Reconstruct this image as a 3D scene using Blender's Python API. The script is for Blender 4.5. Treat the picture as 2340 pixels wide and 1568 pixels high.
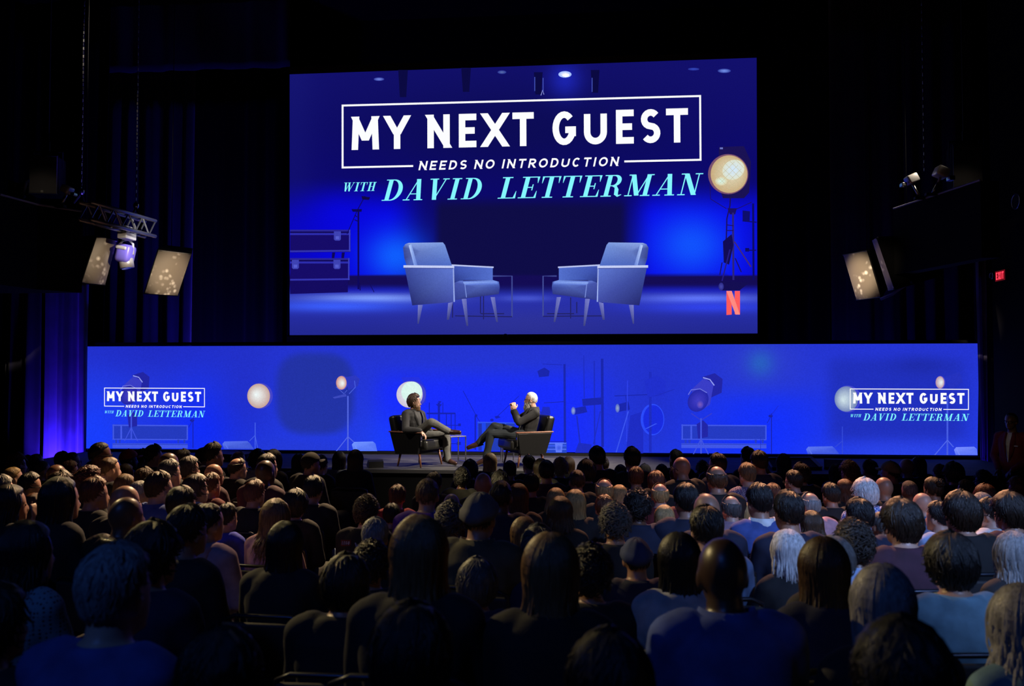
import bpy, bmesh, math, random
import numpy as np
from mathutils import Vector, Matrix, noise

for _o in list(bpy.data.objects):
    bpy.data.objects.remove(_o, do_unlink=True)
SC = bpy.context.scene
COL = SC.collection
R = math.radians

# ------------------------------------------------------------------ camera
F, CX, CY, EYE = 1900.0, 1170.0, 784.0, 2.35
YAW, PITCH = R(5.0), R(1.8)
FWD = Vector((-math.sin(YAW) * math.cos(PITCH), math.cos(YAW) * math.cos(PITCH), math.sin(PITCH)))
RGT = Vector((math.cos(YAW), math.sin(YAW), 0))
UPV = RGT.cross(FWD)
CAMP = Vector((0, 0, EYE))
cam_d = bpy.data.cameras.new('camera')
cam_d.sensor_width = 36.0
cam_d.lens = F / 2340 * 36
cam_d.clip_start = 0.05
cam_d.dof.use_dof = True
cam_d.dof.focus_distance = 13.5
cam_d.dof.aperture_fstop = 2.8
cam = bpy.data.objects.new('camera', cam_d)
COL.objects.link(cam)
_m = Matrix((RGT, UPV, -FWD)).transposed().to_4x4()
_m.translation = CAMP
cam.matrix_world = _m
SC.camera = cam

# ------------------------------------------------------------------ world, view
w = bpy.data.worlds.new('World')
SC.world = w
w.use_nodes = True
w.node_tree.nodes['Background'].inputs[0].default_value = (0.02, 0.025, 0.08, 1)
w.node_tree.nodes['Background'].inputs[1].default_value = 0.0
SC.view_settings.view_transform = 'Standard'
SC.view_settings.look = 'None'
SC.view_settings.exposure = 0.0
SC.view_settings.gamma = 1.0
SC.view_settings.use_curve_mapping = False

# ------------------------------------------------------------------ unseen stage lamps, and spots added to lift single things
def spot(name, loc, tgt, power, col, angle, blend=0.5, size=0.15):
    d = bpy.data.lights.new(name, 'SPOT')
    d.energy = power; d.color = col; d.spot_size = R(angle); d.spot_blend = blend; d.shadow_soft_size = size
    o = bpy.data.objects.new(name, d)
    COL.objects.link(o)
    o.location = loc
    o.rotation_euler = (Vector(tgt) - Vector(loc)).to_track_quat('-Z', 'Y').to_euler()
    return o

def srgb(r, g, b):
    def f(c):
        c = c / 255.0
        return c / 12.92 if c <= 0.04045 else ((c + 0.055) / 1.055) ** 2.4
    return (f(r), f(g), f(b))

WARM = (1.0, 0.80, 0.58)
def P0(px, py, z):
    return CAMP + (FWD + RGT * ((px - CX) / F) - UPV * ((py - CY) / F)) * z
KEY = (1.0, 0.86, 0.70)
spot('stage_key_beam', (6.5, 9.0, 8.0), (-0.3, 13.8, 1.5), 11000, KEY, 24, 0.7, 0.2)
spot('stage_back_beam', (4.5, 16.6, 8.8), (-1.0, 13.8, 1.5), 7000, KEY, 24, 0.6, 0.2)
spot('stage_left_beam', (-7.5, 9.5, 8.0), (-2.4, 13.8, 1.5), 1600, KEY, 24, 0.6, 0.2)
spot('left_grille_fill', (3.0, 5.0, 5.0), P0(385, 628, 11.8), 9000, WARM, 4.3, 1.0, 0.05)  # added narrow spots, standing in for key spill on the left grilles
spot('left_grille_fill', (2.0, 4.0, 4.6), P0(232, 600, 10.6), 3800, WARM, 4.2, 1.0, 0.05)
spot('left_box_fill', (2.0, 2.0, 5.0), P0(98, 436, 11.0), 500, WARM, 3.0, 1.0, 0.05)  # added spot that lifts the upper left loudspeaker out of the dark
spot('right_box_fill', (-2.0, 2.0, 5.0), P0(2196, 425, 11.5), 400, WARM, 3.0, 1.0, 0.05)  # added spot, same for the upper right loudspeaker
spot('right_grille_fill', (-3.0, 5.0, 5.0), P0(1968, 632, 11.7), 11000, WARM, 4.0, 1.0, 0.05)  # added narrow spots, standing in for key spill on the right grilles
spot('right_grille_fill', (-2.0, 3.0, 5.0), P0(2019, 605, 11.0), 2500, WARM, 3.6, 1.0, 0.05)
spot('moving_head_fill', (0.0, 6.0, 6.0), P0(293, 575, 10.6), 4500, (1.0, 0.95, 0.9), 3.2, 1.0, 0.05)  # added white spot that brightens the moving head
spot('truss_front_fill', (0.0, 6.0, 3.6), P0(262, 518, 11.2), 3500, (1.0, 0.95, 0.9), 5.0, 1.0, 0.05)  # added spot that brightens the truss lacing
spot('truss_blue_fill', P0(300, 690, 11.2), P0(265, 530, 11.0), 500, (0.10, 0.05, 1.0), 60, 1.0, 0.05)  # added blue spot from below, tints the truss and moving head
spot('usher_fill', (-1.0, 4.0, 4.0), P0(2305, 1010, 12.4), 170, WARM, 5.0, 1.0, 0.05)  # added weak spot so the usher shows
spot('audience_warm_beam', (-2.4, 14.9, 8.6), (-3.9, 7.4, 1.2), 11000, (1.0, 0.66, 0.36), 31, 0.9, 0.12)
spot('audience_amber_beam', (1.4, 14.9, 8.6), (1.9, 7.6, 1.2), 8500, (1.0, 0.46, 0.24), 30, 0.9, 0.12)
spot('front_row_gold_beam', (-9.0, 3.0, 7.5), P0(1100, 1065, 9.6), 10000, (1.0, 0.80, 0.4), 5, 0.9, 0.1)
spot('audience_gold_beam', (-9.6, 9.6, 7.6), (-0.4, 4.2, 1.4), 3300, (1.0, 0.76, 0.34), 19, 0.9, 0.1)
spot('audience_blue_beam', (4.2, -2.2, 8.5), (2.3, 5.7, 1.2), 4400, (0.30, 0.48, 1.0), 25, 0.9, 0.12)
spot('house_blue_beam', (-3.5, -2.5, 8.0), (-1.7, 2.6, 1.2), 340, (0.06, 0.20, 0.95), 70, 1.0, 0.3)
spot('curtain_fill_left', (-7.6, 16.85, 0.1), (-7.4, 18.0, 5.5), 900, (0.05, 0.03, 1.0), 110, 1.0, 0.1)  # added unseen blue spot behind the LED wall, brings out curtain folds
spot('curtain_fill_right', (5.0, 16.85, 0.1), (5.4, 18.0, 5.5), 120, (0.05, 0.03, 1.0), 110, 1.0, 0.1)  # weaker added blue spot for the right curtain


# ------------------------------------------------------------------ pixel helpers
def ray(px, py):
    return FWD + RGT * ((px - CX) / F) - UPV * ((py - CY) / F)
def P(px, py, z):
    return CAMP + ray(px, py) * z
def on_y(px, py, y):
    d = ray(px, py); return CAMP + d * (y / d.y)
def on_z(px, py, z):
    d = ray(px, py); return CAMP + d * ((z - EYE) / d.z)
def on_x(px, py, x):
    d = ray(px, py); return CAMP + d * (x / d.x)

# ------------------------------------------------------------------ materials
MATS = {}
def mat(name, col, rough=0.6, metal=0.0, var=0.0, vscale=8.0, bump=0.0, bscale=40.0, stretch=(1, 1, 1), spec=0.5, sheen=0.0):
    if name in MATS: return MATS[name]
    m = bpy.data.materials.new(name); m.use_nodes = True
    nt = m.node_tree; b = nt.nodes['Principled BSDF']
    b.inputs['Base Color'].default_value = (*col, 1)
    b.inputs['Roughness'].default_value = rough
    b.inputs['Metallic'].default_value = metal
    b.inputs['Specular IOR Level'].default_value = spec
    if sheen: b.inputs['Sheen Weight'].default_value = sheen
    if var or bump:
        tc = nt.nodes.new('ShaderNodeTexCoord'); mp = nt.nodes.new('ShaderNodeMapping')
        mp.inputs['Scale'].default_value = stretch
        nt.links.new(tc.outputs['Object'], mp.inputs['Vector'])
    if var:
        n = nt.nodes.new('ShaderNodeTexNoise'); n.inputs['Scale'].default_value = vscale; n.inputs['Detail'].default_value = 4
        nt.links.new(mp.outputs[0], n.inputs['Vector'])
        r = nt.nodes.new('ShaderNodeValToRGB')
        r.color_ramp.elements[0].position = 0.3; r.color_ramp.elements[1].position = 0.7
        r.color_ramp.elements[0].color = (*[c * (1 - var) for c in col], 1)
        r.color_ramp.elements[1].color = (*[min(1, c * (1 + var)) for c in col], 1)
        nt.links.new(n.outputs['Fac'], r.inputs[0]); nt.links.new(r.outputs[0], b.inputs['Base Color'])
    if bump:
        n2 = nt.nodes.new('ShaderNodeTexNoise'); n2.inputs['Scale'].default_value = bscale; n2.inputs['Detail'].default_value = 3
        nt.links.new(mp.outputs[0], n2.inputs['Vector'])
        bp = nt.nodes.new('ShaderNodeBump'); bp.inputs['Strength'].default_value = bump; bp.inputs['Distance'].default_value = 0.01
        nt.links.new(n2.outputs['Fac'], bp.inputs['Height']); nt.links.new(bp.outputs[0], b.inputs['Normal'])
    MATS[name] = m
    return m
def emat(name, col, strength=1.0):
    if name in MATS: return MATS[name]
    m = bpy.data.materials.new(name); m.use_nodes = True
    nt = m.node_tree; nt.nodes.clear()
    e = nt.nodes.new('ShaderNodeEmission'); e.inputs[0].default_value = (*col, 1); e.inputs[1].default_value = strength
    o = nt.nodes.new('ShaderNodeOutputMaterial'); nt.links.new(e.outputs[0], o.inputs[0])
    MATS[name] = m
    return m
def picture_mat():
    m = bpy.data.materials.new('screen_picture'); m.use_nodes = True
    nt = m.node_tree; nt.nodes.clear()
    a = nt.nodes.new('ShaderNodeAttribute'); a.attribute_name = 'Col'
    tc = nt.nodes.new('ShaderNodeTexCoord')
    n = nt.nodes.new('ShaderNodeTexNoise'); n.inputs['Scale'].default_value = 45; n.inputs['Detail'].default_value = 2
    nt.links.new(tc.outputs['Object'], n.inputs['Vector'])
    mr = nt.nodes.new('ShaderNodeMapRange'); mr.inputs['To Min'].default_value = 0.86; mr.inputs['To Max'].default_value = 1.14
    nt.links.new(n.outputs['Fac'], mr.inputs['Value'])
    e = nt.nodes.new('ShaderNodeEmission')
    nt.links.new(a.outputs['Color'], e.inputs[0]); nt.links.new(mr.outputs[0], e.inputs[1])
    o = nt.nodes.new('ShaderNodeOutputMaterial'); nt.links.new(e.outputs[0], o.inputs[0])
    return m
PICMAT = picture_mat()

# ------------------------------------------------------------------ mesh builder
class MB:
    def __init__(s): s.v = []; s.f = []; s.c = None
    def add(s, vs, fs):
        n = len(s.v); s.v += [tuple(x) for x in vs]; s.f += [tuple(i + n for i in f) for f in fs]; return s
    def box(s, c, d, rot=None, taper=1.0):
        hx, hy, hz = d[0] / 2, d[1] / 2, d[2] / 2
        vs = []
        for z in (-1, 1):
            k = taper if z < 0 else 1.0
            for x, y in ((-1, -1), (1, -1), (1, 1), (-1, 1)):
                v = Vector((x * hx * k, y * hy * k, z * hz))
                if rot is not None: v = rot @ v
                vs.append(v + Vector(c))
        return s.add(vs, [(3, 2, 1, 0), (4, 5, 6, 7), (0, 1, 5, 4), (1, 2, 6, 5), (2, 3, 7, 6), (3, 0, 4, 7)])
    def hexa(s, pts):
        return s.add(pts, [(3, 2, 1, 0), (4, 5, 6, 7), (0, 1, 5, 4), (1, 2, 6, 5), (2, 3, 7, 6), (3, 0, 4, 7)])
    def rbox(s, c, d, bev, rot=None, seg=2):
        bm = bmesh.new(); bmesh.ops.create_cube(bm, size=1.0)
        for v in bm.verts: v.co = Vector((v.co.x * d[0], v.co.y * d[1], v.co.z * d[2]))
        bmesh.ops.bevel(bm, geom=bm.edges[:], offset=bev, segments=seg, affect='EDGES', profile=0.5)
        return s.frombm(bm, c, rot)
    def frombm(s, bm, c=(0, 0, 0), rot=None):
        bm.verts.index_update()
        vs = [((rot @ v.co) if rot is not None else v.co) + Vector(c) for v in bm.verts]
        s.add(vs, [tuple(v.index for v in f.verts) for f in bm.faces]); bm.free(); return s
    def tube(s, pts, rad, n=8, cap=True):
        pts = [Vector(p) for p in pts]
        if not hasattr(rad, '__len__'): rad = [rad] * len(pts)
        up = None; rings = []
        for i, p in enumerate(pts):
            t = (pts[min(i + 1, len(pts) - 1)] - pts[max(i - 1, 0)])
            t = t.normalized() if t.length > 1e-9 else Vector((0, 0, 1))
            if up is None: up = t.orthogonal().normalized()
            up = (up - t * up.dot(t)); up = up.normalized() if up.length > 1e-6 else t.orthogonal().normalized()
            b = t.cross(up)
            rings.append([p + (up * math.cos(2 * math.pi * k / n) + b * math.sin(2 * math.pi * k / n)) * rad[i] for k in range(n)])
        vs = [v for r in rings for v in r]; fs = []
        for i in range(len(pts) - 1):
            for k in range(n):
                fs.append((i * n + k, i * n + (k + 1) % n, (i + 1) * n + (k + 1) % n, (i + 1) * n + k))
        if cap:
            fs.append(tuple(range(n - 1, -1, -1))); m = (len(pts) - 1) * n; fs.append(tuple(range(m, m + n)))
        return s.add(vs, fs)
    def ell(s, c, r, rot=None, nu=14, nv=9):
        vs = []; fs = []
        for i in range(nv + 1):
            th = math.pi * i / nv
            for k in range(nu):
                a = 2 * math.pi * k / nu
                v = Vector((r[0] * math.sin(th) * math.cos(a), r[1] * math.sin(th) * math.sin(a), r[2] * math.cos(th)))
                if rot is not None: v = rot @ v
                vs.append(v + Vector(c))
        for i in range(nv):
            for k in range(nu):
                a, b, c2, d = i * nu + k, i * nu + (k + 1) % nu, (i + 1) * nu + (k + 1) % nu, (i + 1) * nu + k
                if i == 0: fs.append((a, c2, d)) if False else fs.append((a, d, c2))
                elif i == nv - 1: fs.append((a, d, b))
                else: fs.append((a, d, c2, b))
        return s.add(vs, fs)
    def rc(s, a, b, ra, rb, n=12):
        a = Vector(a); b = Vector(b); t = b - a; L = t.length
        if L < 1e-6: return s.ell(a, (ra, ra, ra))
        t /= L; pts = []; rad = []
        for k in range(5):
            q = math.pi / 2 * (1 - k / 4)
            pts.append(a - t * ra * math.sin(q)); rad.append(max(ra * math.cos(q), 1e-4))
        for k in range(5):
            q = math.pi / 2 * k / 4
            pts.append(b + t * rb * math.sin(q)); rad.append(max(rb * math.cos(q), 1e-4))
        return s.tube2(pts, rad, t, n)
    def tube2(s, pts, rad, t, n):
        up = t.orthogonal().normalized(); b = t.cross(up)
        vs = [p + (up * math.cos(2 * math.pi * k / n) + b * math.sin(2 * math.pi * k / n)) * r for p, r in zip(pts, rad) for k in range(n)]
        fs = []
        for i in range(len(pts) - 1):
            for k in range(n):
                fs.append((i * n + k, i * n + (k + 1) % n, (i + 1) * n + (k + 1) % n, (i + 1) * n + k))
        fs.append(tuple(range(n - 1, -1, -1))); m = (len(pts) - 1) * n; fs.append(tuple(range(m, m + n)))
        return s.add(vs, fs)
    def loft(s, secs, lat, n=20):
        # secs: (centre, half width, half depth); lat: lateral axis
        vs = []; fs = []; cs = [Vector(q[0]) for q in secs]
        for i, (c, wv, dv) in enumerate(secs):
            ax = cs[min(i + 1, len(cs) - 1)] - cs[max(i - 1, 0)]
            l = (lat - ax * (lat.dot(ax) / max(ax.length_squared, 1e-9))).normalized(); dp = ax.normalized().cross(l)
            for k in range(n):
                q = 2 * math.pi * k / n; ca, sa = math.cos(q), math.sin(q)
                e = 0.8
                x = math.copysign(abs(ca) ** e, ca); y = math.copysign(abs(sa) ** e, sa)
                vs.append(cs[i] + l * wv * x + dp * dv * y)
        for i in range(len(secs) - 1):
            for k in range(n):
                fs.append((i * n + k, i * n + (k + 1) % n, (i + 1) * n + (k + 1) % n, (i + 1) * n + k))
        fs.append(tuple(range(n - 1, -1, -1))); m = (len(secs) - 1) * n; fs.append(tuple(range(m, m + n)))
        return s.add(vs, fs)
    def mesh(s, name, smooth=False):
        me = bpy.data.meshes.new(name); me.from_pydata(s.v, [], s.f); me.update()
        if smooth: me.shade_smooth()
        return me
    def build(s, name, m, parent=None, smooth=False, loc=None):
        return link(name, s.mesh(name, smooth), m, parent, loc)

def link(name, me, m, parent=None, loc=None):
    if not me.materials: me.materials.append(m)
    o = bpy.data.objects.new(name, me); COL.objects.link(o)
    if m is not None and me.materials[0] is not m:
        o.material_slots[0].link = 'OBJECT'; o.material_slots[0].material = m
    if parent is not None: o.parent = parent
    if loc is not None: o.location = loc
    return o
def tag(o, label=None, cat=None, group=None, kind=None):
    if label: o['label'] = label
    if cat: o['category'] = cat
    if group: o['group'] = group
    if kind: o['kind'] = kind
    return o
def empty(name, loc=(0, 0, 0), rz=0.0):
    o = bpy.data.objects.new(name, None); COL.objects.link(o); o.location = loc; o.rotation_euler = (0, 0, rz); o.empty_display_size = 0.1
    return o
def remesh(mb, voxel, smooth=2, disp=0.0, dscale=8.0, seed=0):
    me = mb.mesh('tmp'); o = bpy.data.objects.new('tmp', me); COL.objects.link(o)
    md = o.modifiers.new('r', 'REMESH'); md.mode = 'VOXEL'; md.voxel_size = voxel
    if smooth:
        sm = o.modifiers.new('s', 'SMOOTH'); sm.iterations = smooth; sm.factor = 0.5
    dg = bpy.context.evaluated_depsgraph_get()
    out = bpy.data.meshes.new_from_object(o.evaluated_get(dg))
    bpy.data.objects.remove(o); bpy.data.meshes.remove(me)
    if disp:
        nv = len(out.vertices); co = np.empty(nv * 3); no = np.empty(nv * 3)
        out.vertices.foreach_get('co', co); out.vertices.foreach_get('normal', no)
        co = co.reshape(-1, 3); no = no.reshape(-1, 3)
        p = co * dscale + seed * 3.7
        d = (np.sin(p[:, 2] * 2.3 + 1.7 * np.sin(p[:, 0] * 1.1 + p[:, 1])) + 0.6 * np.sin(p[:, 0] * 3.1 + p[:, 2] * 1.9 + 2 * np.sin(p[:, 1] * 1.3)) + 0.5 * np.sin(p[:, 1] * 4.3 - p[:, 2] * 3.3)) / 2.1
        co = co + no * (d * disp)[:, None]
        out.vertices.foreach_set('co', co.ravel()); out.update()
    out.materials.clear()
    out.shade_smooth()
    return out

# ------------------------------------------------------------------ lettering drawn as flat strokes
def arc(cx, cy, rx, ry, a0, a1, n=14):
    return [(cx + rx * math.cos(R(a0 + (a1 - a0) * i / n)), cy + ry * math.sin(R(a0 + (a1 - a0) * i / n))) for i in range(n + 1)]
SANS = {
    'M': (0.80, [[(0, 0), (0.05, 1)], [(0.05, 1), (0.5, 0.22)], [(0.5, 0.22), (0.95, 1)], [(0.95, 1), (1, 0)]]),
    'Y': (0.72, [[(0, 1), (0.5, 0.42)], [(1, 1), (0.5, 0.42)], [(0.5, 0.5), (0.5, 0)]]),
    'N': (0.68, [[(0, 0), (0, 1)], [(0, 1), (1, 0)], [(1, 0), (1, 1)]]),
    'E': (0.54, [[(0, 0), (0, 1)], [(0, 1), (1, 1)], [(0, 0.5), (0.85, 0.5)], [(0, 0), (1, 0)]]),
    'X': (0.74, [[(0, 0), (1, 1)], [(0, 1), (1, 0)]]),
    'T': (0.64, [[(0, 1), (1, 1)], [(0.5, 1), (0.5, 0)]]),
    'G': (0.70, [arc(0.5, 0.5, 0.5, 0.5, 45, 338, 20), [(1, 0.50), (1, 0.20)], [(0.56, 0.44), (1, 0.44)]]),
    'U': (0.70, [[(0, 1), (0, 0.34)] + arc(0.5, 0.33, 0.5, 0.33, 180, 360) + [(1, 0.34), (1, 1)]]),
    'S': (0.58, [arc(0.5, 0.75, 0.5, 0.25, 35, 245, 12) + arc(0.5, 0.25, 0.5, 0.25, 65, -145, 12)]),
    'D': (0.66, [[(0, 0), (0, 1)], [(0, 1), (0.4, 1)] + arc(0.4, 0.5, 0.6, 0.5, 90, -90) + [(0, 0)]]),
    'O': (0.80, [arc(0.5, 0.5, 0.5, 0.5, 0, 360, 24)]),
    'I': (0.02, [[(0.5, 0), (0.5, 1)]]),
    'R': (0.60, [[(0, 0), (0, 1)], [(0, 1), (0.5, 1)] + arc(0.5, 0.74, 0.5, 0.26, 90, -90) + [(0, 0.48)], [(0.4, 0.48), (1, 0)]]),
    'C': (0.68, [arc(0.5, 0.5, 0.5, 0.5, 45, 315)]),
    'W': (1.0, [[(0, 1), (0.25, 0)], [(0.25, 0), (0.5, 0.8)], [(0.5, 0.8), (0.75, 0)], [(0.75, 0), (1, 1)]]),
    'L': (0.5, [[(0, 1), (0, 0)], [(0, 0), (1, 0)]]),
}
def ribbon(pts, wid):
    """polygons (list of quads) for a poly-line; wid is one width or one per point"""
    n = len(pts)
    if not hasattr(wid, '__len__'): wid = [wid] * n
    out = []
    if n == 2:
        (x0, y0), (x1, y1) = pts; dx, dy = x1 - x0, y1 - y0; L = math.hypot(dx, dy)
        if abs(dy) > 0.25 * abs(dx) and abs(dx) > 1e-6:
            h0 = wid[0] / 2 * L / abs(dy); h1 = wid[1] / 2 * L / abs(dy)
            return [[(x0 - h0, y0), (x0 + h0, y0), (x1 + h1, y1), (x1 - h1, y1)]]
    L_, R_ = [], []
    for i in range(n):
        x0, y0 = pts[max(i - 1, 0)]; x1, y1 = pts[min(i + 1, n - 1)]
        if i == n - 1 and pts[0] == pts[-1]: x1, y1 = pts[1]
        if i == 0 and pts[0] == pts[-1]: x0, y0 = pts[-2]
        d = math.hypot(x1 - x0, y1 - y0) or 1; nx, ny = -(y1 - y0) / d, (x1 - x0) / d
        L_.append((pts[i][0] + nx * wid[i] / 2, pts[i][1] + ny * wid[i] / 2)); R_.append((pts[i][0] - nx * wid[i] / 2, pts[i][1] - ny * wid[i] / 2))
    for i in range(n - 1): out.append([L_[i], L_[i + 1], R_[i + 1], R_[i]])
    return out
def sans_word(text, u0, u1, vcap, vbase, t, shear=0.0, sp=0.30, space=0.5, boxes=None):
    H = vbase - vcap; polys = []
    if boxes is None:
        x = 0; pos = []
        for ch in text:
            if ch == ' ': x += space; continue
            wd = SANS[ch][0] + t / H; pos.append((ch, x, wd)); x += wd + sp
        k = (u1 - u0) / (x - sp)
        pos = [(c, u0 + a * k, wd * k) for c, a, wd in pos]
    else:
        pos = [(c, a, b - a) for c, (a, b) in zip(text.replace(' ', ''), boxes)]
    for ch, x, wd in pos:
        for path in SANS[ch][1]:
            q = [(x + t / 2 + px * (wd - t), vbase - (t / 2 + py * (H - t))) for px, py in path]
            straight = len(path) == 2
            if straight and abs(path[0][1] - path[1][1]) > 0.05:   # run stems out to the cap and base lines
                (ax, ay), (bx, by) = q; L = math.hypot(bx - ax, by - ay)
                ext = t / 2 * L / abs(by - ay)
                lo, hi = min(path[0][1], path[1][1]), max(path[0][1], path[1][1])
                ux, uy = (bx - ax) / L * ext, (by - ay) / L * ext
                e0 = path[0][1] in (0, 1); e1 = path[1][1] in (0, 1)
                if e0: ax, ay = ax - ux, ay - uy
                if e1: bx, by = bx + ux, by + uy
                q = [(ax, ay), (bx, by)]
            elif straight:
                e = t / 2 if path[0][0] == 0 else 0
                q = [(q[0][0] - e, q[0][1]), (q[1][0] + t / 2, q[1][1])]
            for pl in ribbon(q, t): polys.append([(a + shear * (vbase - b), b) for a, b in pl])
    return polys
TH, TN = 0.21, 0.045
def _ser(x, y, wdt): return ([(x - wdt / 2, y), (x + wdt / 2, y)], TN * 1.1)
SERIF = {  # heavy italic book lettering: strokes in cap-height units
    'I': (0.50, [([(0.25, 0), (0.25, 1)], TH), _ser(0.25, 0.02, 0.5), _ser(0.25, 0.98, 0.5)]),
    'L': (0.80, [([(0.25, 0), (0.25, 1)], TH), _ser(0.25, 0.98, 0.5), ([(0.0, 0.02), (0.8, 0.02)], TN), ([(0.77, 0.0), (0.80, 0.34)], [0.13, 0.02])]),
    'E': (0.82, [([(0.25, 0), (0.25, 1)], TH), ([(0.0, 0.98), (0.8, 0.98)], TN), ([(0.0, 0.02), (0.82, 0.02)], TN), ([(0.3, 0.5), (0.58, 0.5)], TN),
                 ([(0.77, 1.0), (0.79, 0.7)], [0.12, 0.02]), ([(0.79, 0.0), (0.82, 0.33)], [0.12, 0.02]), ([(0.58, 0.36), (0.58, 0.64)], 0.05)]),
    'T': (0.84, [([(0.42, 0), (0.42, 1)], TH), ([(0.0, 0.98), (0.84, 0.98)], TN), _ser(0.42, 0.02, 0.5), ([(0.03, 1), (0.02, 0.68)], [0.11, 0.02]), ([(0.81, 1), (0.82, 0.68)], [0.11, 0.02])]),
    'H': (1.0, [([(0.25, 0), (0.25, 1)], TH), ([(0.78, 0), (0.78, 1)], TH), ([(0.25, 0.5), (0.78, 0.5)], TN), _ser(0.25, 0.02, 0.46), _ser(0.25, 0.98, 0.46), _ser(0.78, 0.02, 0.46), _ser(0.78, 0.98, 0.46)]),
    'D': (0.95, [([(0.25, 0), (0.25, 1)], TH), ([(0.0, 0.98), (0.42, 0.98)], TN), ([(0.0, 0.02), (0.42, 0.02)], TN),
                 (arc(0.40, 0.5, 0.45, 0.48, 90, -90, 18), [TN + (TH * 1.05 - TN) * math.sin(math.pi * i / 18) ** 1.6 for i in range(19)])]),
    'R': (0.98, [([(0.25, 0), (0.25, 1)], TH), ([(0.0, 0.98), (0.45, 0.98)], TN), _ser(0.25, 0.02, 0.5),
                 (arc(0.45, 0.74, 0.28, 0.24, 90, -90, 14), [TN + (TH * 0.95 - TN) * math.sin(math.pi * i / 14) ** 1.5 for i in range(15)]), ([(0.25, 0.5), (0.46, 0.5)], TN),
                 ([(0.45, 0.5), (0.62, 0.45), (0.70, 0.3), (0.72, 0.12), (0.82, 0.02), (0.98, 0.08)], [TN, 0.12, 0.19, 0.19, 0.09, 0.03])]),
    'A': (0.98, [([(0.56, 1), (0.80, 0)], TH), ([(0.56, 1.0), (0.14, 0)], TN * 1.2), ([(0.26, 0.3), (0.72, 0.3)], TN), _ser(0.15, 0.02, 0.36), _ser(0.78, 0.02, 0.46)]),
    'V': (0.98, [([(0.24, 1), (0.46, 0)], TH), ([(0.44, 0.0), (0.84, 1)], TN * 1.2), _ser(0.22, 0.98, 0.46), _ser(0.84, 0.98, 0.34)]),
    'N': (1.02, [([(0.24, 1), (0.80, 0)], TH), ([(0.20, 0), (0.20, 1)], TN * 1.2), ([(0.84, 0), (0.84, 1)], TN * 1.2), _ser(0.20, 0.02, 0.36), _ser(0.84, 0.98, 0.36), _ser(0.14, 0.98, 0.3)]),
    'M': (1.22, [([(0.22, 1), (0.58, 0.02)], TH), ([(0.18, 0), (0.18, 1)], TN * 1.2), ([(0.58, 0.02), (0.96, 1)], TN * 1.2), ([(0.98, 0), (0.98, 1)], TH), _ser(0.18, 0.02, 0.36), _ser(0.98, 0.02, 0.46), _ser(0.16, 0.98, 0.3), _ser(1.04, 0.98, 0.34)]),
    'W': (1.40, [([(0.22, 1), (0.42, 0)], TH * 0.9), ([(0.42, 0), (0.72, 1)], TN * 1.3), ([(0.68, 1), (0.90, 0)], TH * 0.9), ([(0.88, 0), (1.26, 1)], TN * 1.3), _ser(0.2, 0.98, 0.42), _ser(0.68, 0.98, 0.4), _ser(1.26, 0.98, 0.32)]),
}
def serif_word(text, u0, u1, vcap, vbase, sp=0.12, shear=0.27):
    H = vbase - vcap; x = 0; pos = []
    for ch in text: pos.append((ch, x)); x += SERIF[ch][0] + sp
    tot = x - sp; k = (u1 - u0 - shear * H * 0.9) / tot; polys = []
    for ch, a in pos:
        for path, wd in SERIF[ch][1]:
            q = [(u0 + (a + px) * k, vbase - py * H) for px, py in path]
            s = 0.5 * (k + H)
            wv = [x * s for x in wd] if hasattr(wd, '__len__') else wd * s
            for pl in ribbon(q, wv): polys.append([(u + shear * (vbase - v), v) for u, v in pl])
    return polys
def rect(u0, v0, u1, v1): return [(u0, v0), (u1, v0), (u1, v1), (u0, v1)]
GBOX = [(48, 178), (208, 321), (409, 516), (559, 643), (674, 790), (815, 917), (1006, 1118), (1156, 1266), (1309, 1394), (1428, 1521), (1548, 1653)]
def logo(parent, plane_y, tl, tr, br, bl, bold=1.0):
    def px(u, v):
        a, b = u / 1716.0, v / 305.0
        x = (tl[0] * (1 - a) + tr[0] * a) * (1 - b) + (bl[0] * (1 - a) + br[0] * a) * b
        y = (tl[1] * (1 - a) + tr[1] * a) * (1 - b) + (bl[1] * (1 - a) + br[1] * a) * b
        return on_y(x, y, plane_y)
    def put(name, polys, m, label):
        mb = MB()
        for pl in polys:
            n = len(mb.v); q = [px(u, v) for u, v in pl]
            ar = sum(q[i].x * q[(i + 1) % 4].z - q[(i + 1) % 4].x * q[i].z for i in range(4))
            if ar < 0: q.reverse()
            mb.add(q, [tuple(range(len(q)))])
        o = mb.build(name, m, parent); o['label'] = label
        return o
    W_ = emat('white_light', srgb(252, 253, 255), 1.0); C_ = emat('cyan_light', srgb(132, 246, 255), 1.0)
    t = 9.0 * bold
    fr = [rect(0, 0, 1716, t), rect(0, 0, t, 305), rect(1716 - t, 0, 1716, 305), rect(0, 305 - t, 341, 305), rect(1348, 305 - t, 1716, 305)]
    put('logo_frame', fr, W_, 'thin white rectangle around the title words')
    put('title_lettering', sans_word('MY NEXT GUEST', 0, 0, 59, 218, 31 * (0.5 + 0.5 * bold), boxes=GBOX), W_, 'bold white capitals MY NEXT GUEST')
    put('subtitle_lettering', sans_word('NEEDS NO INTRODUCTION', 366, 1316, 278, 321, 8.2 * (0.45 + 0.55 * bold), shear=0.22, sp=0.36, space=0.55), W_, 'small white slanted capitals NEEDS NO INTRODUCTION')
    put('with_lettering', serif_word('WITH', 2, 166, 373, 415, sp=0.16), C_, 'small pale cyan slanted word WITH')
    put('name_lettering', serif_word('DAVID', 190, 676, 363, 463, sp=0.2) + serif_word('LETTERMAN', 743, 1722, 363, 463, sp=0.16), C_, 'large pale cyan slanted capitals')

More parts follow.
